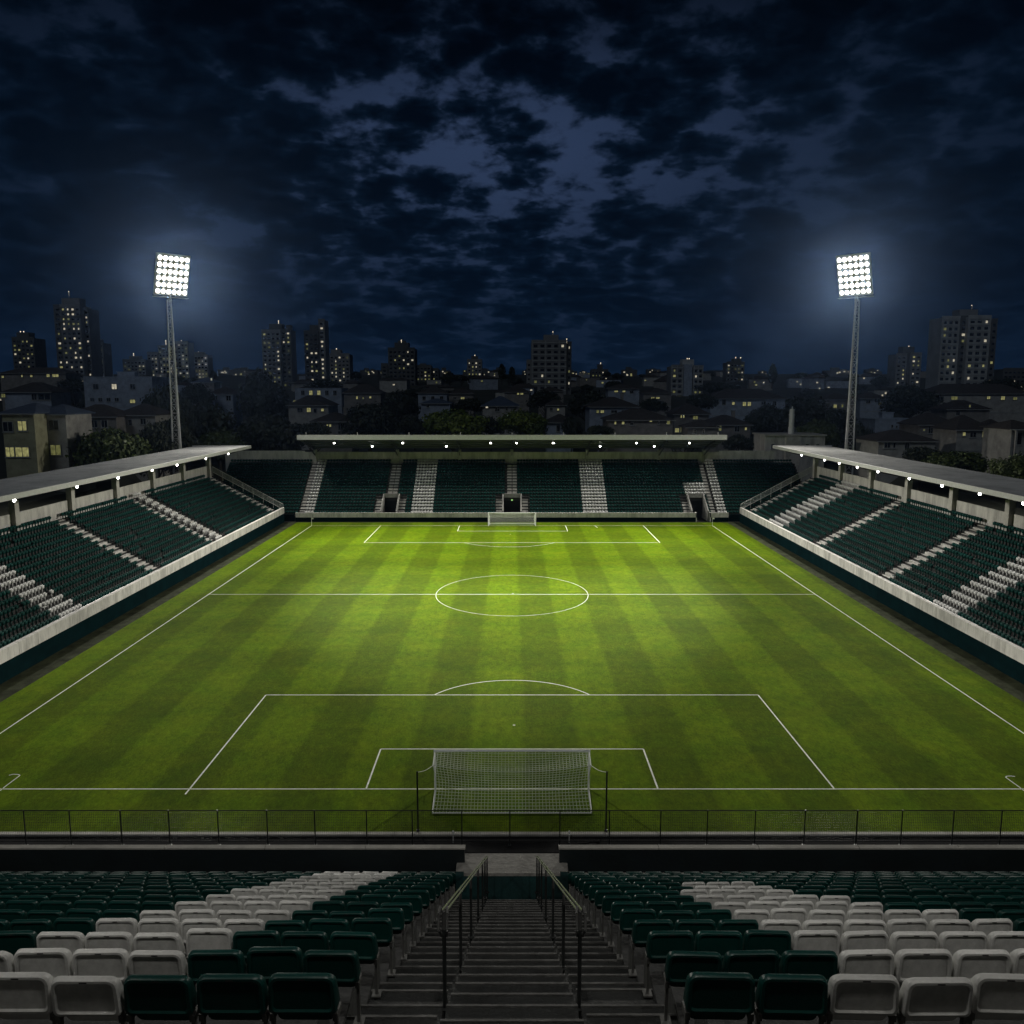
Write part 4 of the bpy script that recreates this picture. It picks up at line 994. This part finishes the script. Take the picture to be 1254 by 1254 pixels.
# ------------------------------------------------------------------ towers
PANE = {}
def pane_mesh(wd, ht, mk):
    k = (round(wd,1), round(ht,1), mk)
    if k not in PANE:
        b = MB(); b.box((-k[0]/2, -.10, -k[1]/2), (k[0]/2, 0, k[1]/2)); PANE[k] = b.mesh('window', M[mk])
    return PANE[k]
def tower(label, D, boxes, ybase, lit, seed, floor=3.1, bay=3.2, antenna=None, slabs=None, cat='tower', beacons=()):
    """boxes: (x0, x1, ytop, set back in metres, depth, material, has windows)"""
    rr = random.Random(seed); x0 = min(b[0] for b in boxes); x1 = max(b[1] for b in boxes)
    g = min(T(0, D), at(x0, ybase, D).z); cx = at((x0 + x1)/2, 480, D).x
    root = empty('apartment_tower', (cx, D, g), label, cat)
    allw = []
    for (a, c, yt, sb, dp, mk, hw) in boxes:
        A, C = at(a, yt, D + sb), at(c, yt, D + sb); he = A.z - g; b = MB()
        X0, X1 = A.x - cx, C.x - cx
        b.box((X0, sb, -4), (X1, sb + dp, he)); b.box((X0 - .12, sb - .12, he + .001), (X1 + .12, sb + .25, he + .9)) if hw else None
        b.build('block', M[mk], root)
        if not hw: continue
        nf = int((he - 1.2) / floor); nb = max(1, round((X1 - X0 - .8) / bay))
        pw = (X1 - X0 - .8) / nb
        for f in range(nf):
            zc = he - 1.0 - (f + .5) * floor
            if zc < 1: continue
            for q in range(nb): allw.append((X0 + .4 + (q + .5) * pw, sb - .01, zc, pw * .56, floor * .46))
        if slabs and slabs.get((a, c)):
            b = MB()
            for f in range(nf + 1):
                zz = he - 1.0 - f * floor; b.box((X0 + .15, sb - .5, zz - .16), (X1 - .15, sb - .002, zz + .36))
            b.build('balcony_band', M[slabs[(a, c)]], root)
            b = MB()
            for q in range(0, nb + 1, 2 if nb > 3 else 1): xq = X0 + .4 + q * pw; b.box((xq - .18, sb - .62, -2), (xq + .18, sb - .502, he + .4))
            b.build('pier', M[slabs[(a, c)]], root)
    rr.shuffle(allw); nl = int(len(allw) * lit * 1.5); rest = MB(); nrest = 0
    for i, (x, y, z, wd, ht) in enumerate(allw):
        if i < min(100, max(nl, 40)) :
            mk = rr.choice(['lit_white','lit_white','lit','lit_dim','lit_dim']) if i < nl else 'glass'
            o = link('window', pane_mesh(wd * (1 if mk == 'glass' else rr.choice([.45, .6, .8])), ht * .85, mk), root); o.location = (x, y, z)
        else: rest.box((x - wd/2, y - .1, z - ht/2), (x + wd/2, y, z + ht/2)); nrest += 1
    if nrest: tag(rest.build('dark_windows', M['glass'], root), kind='stuff')
    if antenna:
        q = at(antenna[0], antenna[1], D + 6); b = MB(); b.bar((q.x - cx, 6, at(antenna[0], antenna[2], D + 6).z - g), (q.x - cx, 6, q.z - g), .22, 5); b.build('antenna', M['tower_dark'], root)
        beacons = (*beacons, antenna[:2])
    for (bx, by) in beacons:
        q = at(bx, by, D + 6); s = D / F * .55; b = MB(); b.lathe([(s*.6, -s), (s, -.3*s), (s*.9, .5*s), (.2*s, s)], 8, c=(q.x - cx, 6, q.z - g)); b.box((q.x - cx - .15, 5.85, q.z - g - D/F*5), (q.x - cx + .15, 6.15, q.z - g - s)); b.build('beacon', M['beacon'], root)
    return root
TP, TD, TM_ = 'tower_pale', 'tower_dark', 'tower_mid'
tower('dark tower at the far left edge with a narrow crown', 640, [(14,41,414,0,16,TD,1),(20,35,407,5,8,TD,0)], 456, .22, 1, beacons=((25,406),(29,406)))
tower('tallest left tower with a pale central slab and a light on its antenna', 560, [(73,98,374,0,14,TM_,1),(65,74,374.5,4,14,TD,1),(97.5,108,378,4,14,TD,1),(75,97,365,5,8,TM_,0)], 470, .30, 2, antenna=(84,357,365), slabs={(73,98):TM_})
tower('squat dark tower leaning close to the right of the tallest left tower', 700, [(109.5,126,420,0,14,TD,1),(112,121,415,5,8,TD,0)], 458, .25, 3, beacons=((116,413),))
tower('low wide dark block left of the left mast', 800, [(150,178,441,0,14,TD,1),(158,170,436,5,8,TD,0)], 462, .25, 4, beacons=((163.5,433),))
tower('dark block just behind and left of the left mast', 820, [(180,193,432,0,14,TD,1),(193,211,424,6,14,TD,1)], 466, .3, 5, beacons=((203,417),))
tower('dark slab tower right behind the lattice of the left mast', 760, [(212,230,419,0,14,TD,1)], 468, .3, 6, beacons=((222,417),(228,421)))
tower('smaller speckled tower right of the left mast', 830, [(233,254,435,0,14,TD,1),(238,248,431,5,8,TD,0)], 462, .35, 7, beacons=((243,431),))
tower('broad dark tower with a wide crown, left of the slim double tower', 620, [(320,343,405,0,14,TM_,1),(343.5,356,404,3,14,TD,1),(329.5,345,396.5,5,8,TD,0),(350,355.5,398,6,6,TD,0)], 474, .22, 8, beacons=((341,393),), slabs={(320,343):TM_})
tower('slim double tower with a taller lit edge', 600, [(372,389.5,406,0,14,TD,1),(389.6,397.5,392,2,12,TM_,1),(379,389,398,5,8,TD,0)], 474, .28, 9, beacons=((391,391.5),(396.5,391.5)), slabs={(372,389.5):TD})
tower('mid height block with a stepped crown right of the slim double tower', 700, [(398.5,428,434,0,14,TM_,1),(405,417,428,5,8,TM_,0)], 468, .24, 10, beacons=((412,427),))
tower('solid dark tower with a stacked crown in the left centre', 660, [(475,508,427,0,16,TD,1),(483,500,419.5,4,10,TD,0),(487,496,417,6,6,TD,0)], 478, .16, 11, beacons=((491.5,416.5),))
tower('low dark annex to the left of the solid dark tower', 720, [(466.5,474.5,446,0,12,TD,1)], 468, .1, 12)
tower('low speckled block to the right of the solid dark tower', 760, [(509,528,448,0,14,TD,1),(529,537,452,4,12,TD,1),(514,521,445,5,8,TD,0)], 470, .3, 13)
tower('lone small round topped tower in the centre', 720, [(572,590,441,0,14,TM_,1),(577,585,436,5,8,TD,0)], 466, .35, 14, beacons=((581.5,435),))
tower('wide banded tower with balconies in the centre right', 520, [(651,694,418,0,16,TM_,1),(694.4,700,420,2,14,TD,1),(666,684,410,5,8,TM_,0)], 484, .10, 15, antenna=(677,406.5,410), slabs={(651,694):TP}, floor=3.6, bay=4, beacons=((694,415),))
tower('thin dark annex left of the wide banded tower', 560, [(645,650.5,442,0,12,TM_,1)], 468, .05, 16)
tower('low far block with a thin mast in the centre right', 860, [(724,745,453,0,14,TD,1),(732,738,446,4,6,TD,0)], 470, .25, 17, beacons=((735.5,444.5),))
tower('white tower with a blank pale centre strip', 500, [(822,837,448.5,1,14,TM_,1),(838,848,446,0,14,'wall_blue',0),(849,861.5,449,1,14,TM_,1),(836,850,440,4,8,TP,0)], 500, .22, 18, beacons=((841.5,439),(844,439)), slabs={(822,837):TP,(849,861.5):TP})
tower('far squat tower right of the white tower', 760, [(890,912,444,0,14,TD,1),(898,908,439,4,8,TD,0)], 468, .35, 19, beacons=((901,437.5),(907,438)))
tower('two bay tower with a narrow crown left of the wide right tower', 640, [(1098,1111,434,0,14,TM_,1),(1116,1129,433,0,14,TM_,1),(1110.6,1116.4,432,2,12,TD,0),(1106,1120,424.5,5,8,TD,0)], 470, .28, 20, beacons=((1113,424),))
tower('wide right tower in two balconied wings with a painted slot shade between', 470, [(1154,1176,389,0,14,TP,1),(1176.4,1186,388.5,3,12,TD,1),(1186.4,1214,388,0,14,TP,1),(1214.4,1222,392,2,14,TD,1),(1175.5,1198,379,5,8,TM_,0)], 474, .12, 21, antenna=(1190,374,379), slabs={(1154,1176):TP,(1186.4,1214):TP}, floor=3.4, bay=3.6)
tower('low dark slab at the far right edge', 620, [(1229,1262,452,0,12,TD,1)], 470, .06, 22)
rb = random.Random(4); far_b = []
for i in range(34):
    px = rb.choice([rb.uniform(255, 320), rb.uniform(430, 640), rb.uniform(700, 820), rb.uniform(860, 1090), rb.uniform(0, 1254)]); D = rb.uniform(1000, 1900); yt = rb.uniform(452, 461)
    A = at(px, yt, D); g = T(0, D); wd = rb.uniform(14, 30); r = empty('far_block', (A.x, D, g), 'x', 'building', 'far blocks on the skyline'); far_b.append((px, r))
    he = max(8, A.z - g); b = MB(); b.box((-wd/2, 0, -6), (wd/2, 14, he)); b.box((-wd*.2, 3, he), (wd*.15, 9, he + rb.uniform(1.5, 4))); b.build('block', M[TD], r)
    for q in range(rb.randint(2, 6)):
        o = link('window', pane_mesh(rb.choice([1.6, 2.2]), 1.5, rb.choice(['lit_white','lit_white','lit'])), r); o.location = (rb.uniform(-wd*.4, wd*.4), -.01, rb.uniform(max(1, he - 14), he - 1.2))
label_far(far_b, 'low skyline block')

# ------------------------------------------------------------------ pale building with the chimney at the far right corner
r = empty('service_building', (58.5, 179, 0), 'plain pale concrete building with a tall round chimney behind the far right corner', 'building')
b = MB(); b.box((53, 175.5, 0), (65.5, 184, 15.4)); b.build('wall', M['concrete_wall'], r, None, True)
b = MB(); b.box((52.7, 175.2, 15.402), (65.8, 184.3, 15.7)); b.build('roof', M['concrete'], r, None, True)
b = MB(); b.box((57.2, 175.0, 0), (60.2, 175.49, 15.3)); b.build('buttress', M['concrete'], r, None, True)
b = MB(); b.lathe([(.62, 15.5), (.62, 17.2), (.55, 17.25), (.55, 19.6), (.62, 19.62), (.62, 19.9), (.52, 19.95), (.50, 20.9), (.12, 21.0), (.10, 21.5)], 14, c=(58.9, 177.2, 0)); b.build('chimney', M['steel'], r, 40, True)
for x in (54.6, 61.8, 64.0): window(r, x - 58.5, 175.5 - 179 - .005, 13.2, .8, 1.1, 0)

# ------------------------------------------------------------------ trees
def crown_mesh(seed, mk, nl, rx, rz, leaf, lumps):
    rg = np.random.default_rng(seed)
    cen = []
    for i in range(lumps):
        d = rg.normal(size=3); d /= np.linalg.norm(d); d[2] = abs(d[2]) * .95 - .22
        cen.append((d * np.array([rx, rx, rz]) * rg.uniform(.35, .78), rg.uniform(.28, .46) * rx))
    V, Fc = [], []
    per = nl // lumps
    for c, rad in cen:
        d = rg.normal(size=(per, 3)); d /= np.linalg.norm(d, axis=1)[:, None]
        p = c + d * rad * rg.uniform(.55, 1.06, size=(per, 1)) * np.array([1, 1, .85])
        n = d + rg.normal(scale=.55, size=(per, 3)); n /= np.linalg.norm(n, axis=1)[:, None]
        a = np.cross(n, rg.normal(size=(per, 3))); a /= np.linalg.norm(a, axis=1)[:, None]; b = np.cross(n, a)
        s = leaf * rg.uniform(.6, 1.3, size=(per, 1))
        q = np.stack([p - a*s, p - b*s*.6, p + a*s, p + b*s*.6], 1)
        V.append(q.reshape(-1, 3))
    V = np.concatenate(V); k = len(V) // 4
    me = bpy.data.meshes.new('crown'); me.from_pydata(V.tolist(), [], np.arange(4*k).reshape(-1, 4).tolist()); me.materials.append(M[mk]); me.update(); return me
def trunk_mesh(seed, ht, r0, spread):
    rg = random.Random(seed); b = MB()
    b.path([(0,0,-3), (.05*ht*.1, 0, ht*.25)], r0, 8); b.bar((.005*ht, 0, ht*.25), (rg.uniform(-.05,.05)*ht, rg.uniform(-.05,.05)*ht, ht*.8), r0*.85, 8, r2=r0*.25)
    for i in range(8):
        a = i * 2.4 + rg.uniform(-.4, .4); h0 = ht * rg.uniform(.22, .5); e = spread * rg.uniform(.5, .85)
        m_ = (e*.5*math.cos(a), e*.5*math.sin(a), h0 + ht*.14); b.bar((0,0,h0), m_, r0*.42, 6, r2=r0*.28); b.bar(m_, (e*math.cos(a), e*math.sin(a), h0 + ht*rg.uniform(.2,.4)), r0*.28, 6, r2=r0*.06)
    return b.mesh('trunk', M['bark'], 50)
CR = {}
def tree(label, cx, cyp, wpx, hpx, D, mk, cat='tree', name='tree', group=None, seed=0):
    """crown centre and size in the photograph, at distance D"""
    if not name.startswith('far'): cyp += .2 * hpx; hpx *= 1.42
    c = at(cx, cyp, D); z = D * CT + (CAM_H - c.z) * ST; rx = wpx / 2 * z / F; rz = hpx / 2 * z / F
    g = T(c.x, D) if not (abs(c.x) < 70 and D < 182) else 0
    g = min(g, c.z - rz * .9)
    r = empty(name, (c.x, D, g), label, cat, group)
    key = (mk, seed % 4)
    if key not in CR:
        CR[key] = (crown_mesh(hash(mk) % 97 + seed % 4 * 13, mk, 6500, 5.0, 4.2, .30, 26 + 5 * (seed % 4)), trunk_mesh(seed, 7.5, .34, 4.2))
    cm, tk = CR[key]
    o = link('crown', cm, r); o.location = (0, 0, c.z - g); o.scale = (rx / 5, rx / 5, rz / 4.2); o.rotation_euler = (0, 0, seed * 1.7)
    t = link('trunk', tk, r); t.scale = (rx / 5, rx / 5, max(.3, (c.z - g + rz * .5) / 7.5))
    return r
def cypress(label, cx, y0, y1, wpx, D, seed):
    a, b_ = at(cx, y1, D), at(cx, y0, D); ht = b_.z - a.z; wd = wpx * D / F / 2
    r = empty('cypress', (a.x, D, a.z - 1), label, 'tree')
    rg = np.random.default_rng(seed); V = []
    for i in range(900):
        f = rg.uniform(0, 1); rr = wd * math.sin(math.pi * min(1, .12 + .88*f)) ** .7 * rg.uniform(.5, 1.05); t = rg.uniform(0, 6.28)
        p = np.array([rr*math.cos(t), rr*math.sin(t), 1 + f*ht]); a_ = rg.normal(size=3)*.5; b2 = np.array([0,0,1.0]) + rg.normal(size=3)*.3
        V += [p - a_, p - b2*.5, p + a_, p + b2]
    me = bpy.data.meshes.new('crown'); me.from_pydata([tuple(p) for p in V], [], [tuple(range(4*i, 4*i+4)) for i in range(900)]); me.materials.append(M['leaf_dark']); link('crown', me, r)
    bb = MB(); bb.bar((0,0,-3), (0,0,ht*.5), .35, 6, r2=.1); bb.build('trunk', M['bark'], r)
TR = [('big leafy bush lit green beside the yellowish house', 138, 548, 92, 66, 150, 'leaf', 1), ('dark leafy tree right of the lit green bush', 192, 545, 60, 70, 158, 'leaf_dark', 2),
 ('tall dark tree just behind the left mast', 205, 500, 66, 80, 185, 'leaf_dark', 3), ('wide dark tree right of the left mast', 252, 520, 84, 74, 190, 'leaf_dark', 1),
 ('great round dark tree with a domed crown behind the left stand end', 322, 482, 78, 66, 230, 'leaf_dark', 0), ('grey green tree above the wall at the far left corner', 330, 527, 90, 58, 188, 'leaf_dark', 3),
 ('greenish low tree between mast and far left corner', 268, 541, 66, 40, 182, 'leaf', 2), ('round tree tucked beside the low house with two lit windows', 385, 528, 44, 30, 186, 'leaf_dark', 1),
 ('dark bushy tree behind the far stand roof, left part', 452, 512, 84, 44, 200, 'leaf_dark', 2), ('round black tree above the bushy one in the left centre', 490, 492, 52, 34, 240, 'leaf_dark', 0),
 ('bright green tree with a broad crown behind the far stand', 556, 515, 84, 38, 192, 'leaf_bright', 1), ('bright green tree nearer the centre line behind the far stand', 641, 514, 68, 36, 192, 'leaf_bright', 3),
 ('dark tree under the wide banded tower', 668, 487, 44, 24, 300, 'leaf_dark', 1), ('spreading dark tree right of the wide banded tower', 720, 491, 60, 32, 262, 'leaf_dark', 2),
 ('dark tree between the bright trees and the small house', 700, 521, 30, 28, 196, 'leaf_dark', 0), ('big dark domed tree right of the chimney', 985, 503, 72, 42, 232, 'leaf_dark', 2),
 ('mid dark tree behind the chimney building', 936, 517, 66, 40, 214, 'leaf_dark', 1), ('grey green tree between chimney and right mast', 1000, 530, 62, 46, 188, 'leaf', 3),
 ('dark tree at the foot of the right mast', 1052, 535, 40, 44, 184, 'leaf_dark', 0), ('great dark tree right of the right mast', 1112, 485, 70, 40, 262, 'leaf_dark', 3),
 ('round dark tree on the rise at the right edge', 1224, 472, 60, 20, 330, 'leaf_dark', 1), ('greenish hedge like tree over the right stand roof', 1168, 562, 84, 34, 146, 'leaf', 0),
 ('bright leafed bush at the right edge over the stand roof', 1238, 570, 58, 40, 132, 'leaf', 2), ('small dark tree left of the dark hipped house', 838, 540, 50, 20, 184, 'leaf_dark', 2),
 ('dark tree between the two dark houses at right', 905, 540, 44, 22, 186, 'leaf_dark', 3), ('dark clump on the skyline right of the far squat tower', 981, 461, 22, 12, 600, 'leaf_dark', 2),
 ('dark clump beside the two bay tower', 1078, 466, 24, 14, 520, 'leaf_dark', 0), ('dark tree in front of the white tower', 800, 495, 40, 18, 250, 'leaf_dark', 0), ('low dark tree beside the pale roofed house', 575, 495, 46, 18, 250, 'leaf_dark', 2),
 ('dark tree on the slope below the slim double tower', 398, 470, 44, 14, 340, 'leaf_dark', 1), ('dark tree behind the gabled brown house', 344, 500, 40, 24, 236, 'leaf_dark', 1), ('dark tree left of the bright tree with the broad crown', 506, 520, 46, 26, 194, 'leaf_dark', 3),
 ('dark tree between the two bright green trees', 601, 520, 36, 24, 197, 'leaf_dark', 0), ('dark tree in front of the broad pale blue house', 735, 526, 40, 14, 184, 'leaf_dark', 1), ('leafy dark tree behind the brown house with bright doors', 858, 490, 46, 20, 238, 'leaf_dark', 2),
 ('dark tree right of the hipped house with lamps at both ends', 942, 505, 44, 30, 222, 'leaf_dark', 3), ('dark tree just left of the right mast', 1026, 512, 48, 32, 214, 'leaf_dark', 1), ('dark bush under the dark house with a bright white window', 1128, 556, 56, 22, 152, 'leaf_dark', 2),
 ('dark tree behind the small windowed house at left', 215, 530, 56, 44, 168, 'leaf_dark', 0), ('dark tree above the mast side house', 240, 482, 50, 30, 262, 'leaf_dark', 2), ('dark tree above the long low house at right', 1186, 478, 54, 14, 310, 'leaf_dark', 1),
 ('dark tree filling the gap behind the far left house', 90, 470, 40, 18, 290, 'leaf_dark', 3), ('dark tree on the slope left of the chimney', 880, 474, 60, 14, 340, 'leaf_dark', 0)]
for lab, a, b_, c_, d_, D, mk, sd in TR: tree(lab, a, b_, c_, d_, D, mk, seed=sd)
cypress('taller slender cypress in the centre', 614.5, 447, 464, 8, 560, 1); cypress('slimmer cypress right of the taller one', 627, 451, 464, 6, 560, 2)
cypress('dark pointed conifer right of the far squat tower', 945.5, 447, 468, 9, 520, 3)
rt_ = random.Random(11); far_t = []
for i in range(70):
    px = rt_.uniform(-20, 1274); D = rt_.uniform(300, 900); g = T(0, D); z = D*CT + (CAM_H - g)*ST; hh = rt_.uniform(5, 10)
    v = (px - 627) / F * z; sc = rt_.uniform(.8, 1.5)
    r = empty('tree', (v, D, g), 'x', 'tree', 'trees among the far houses'); far_t.append((px, r))
    cm, tk = CR[rt_.choice([k for k in CR if k[0] == 'leaf_dark'])]
    o = link('crown', cm, r); o.location = (0, 0, hh * .6); o.scale = (sc, sc, sc * .8); o.rotation_euler = (0,0,i)
    t = link('trunk', tk, r); t.scale = (sc, sc, .8)
label_far(far_t, 'far round tree')

# ------------------------------------------------------------------ haze
HAZE = 1
if HAZE:
    b = MB(); b.box((-2800, -320, -8), (2800, 3300, 220)); hm_ = bpy.data.materials.new('night haze'); hm_.use_nodes = True; t = hm_.node_tree
    for n in list(t.nodes): t.nodes.remove(n)
    pv = t.nodes.new('ShaderNodeVolumePrincipled'); pv.inputs['Color'].default_value = (.36, .56, 1, 1); pv.inputs['Density'].default_value = .000048; pv.inputs['Anisotropy'].default_value = .91
    ou = t.nodes.new('ShaderNodeOutputMaterial'); t.links.new(pv.outputs[0], ou.inputs['Volume'])
    tag(b.build('haze', hm_), kind='stuff')
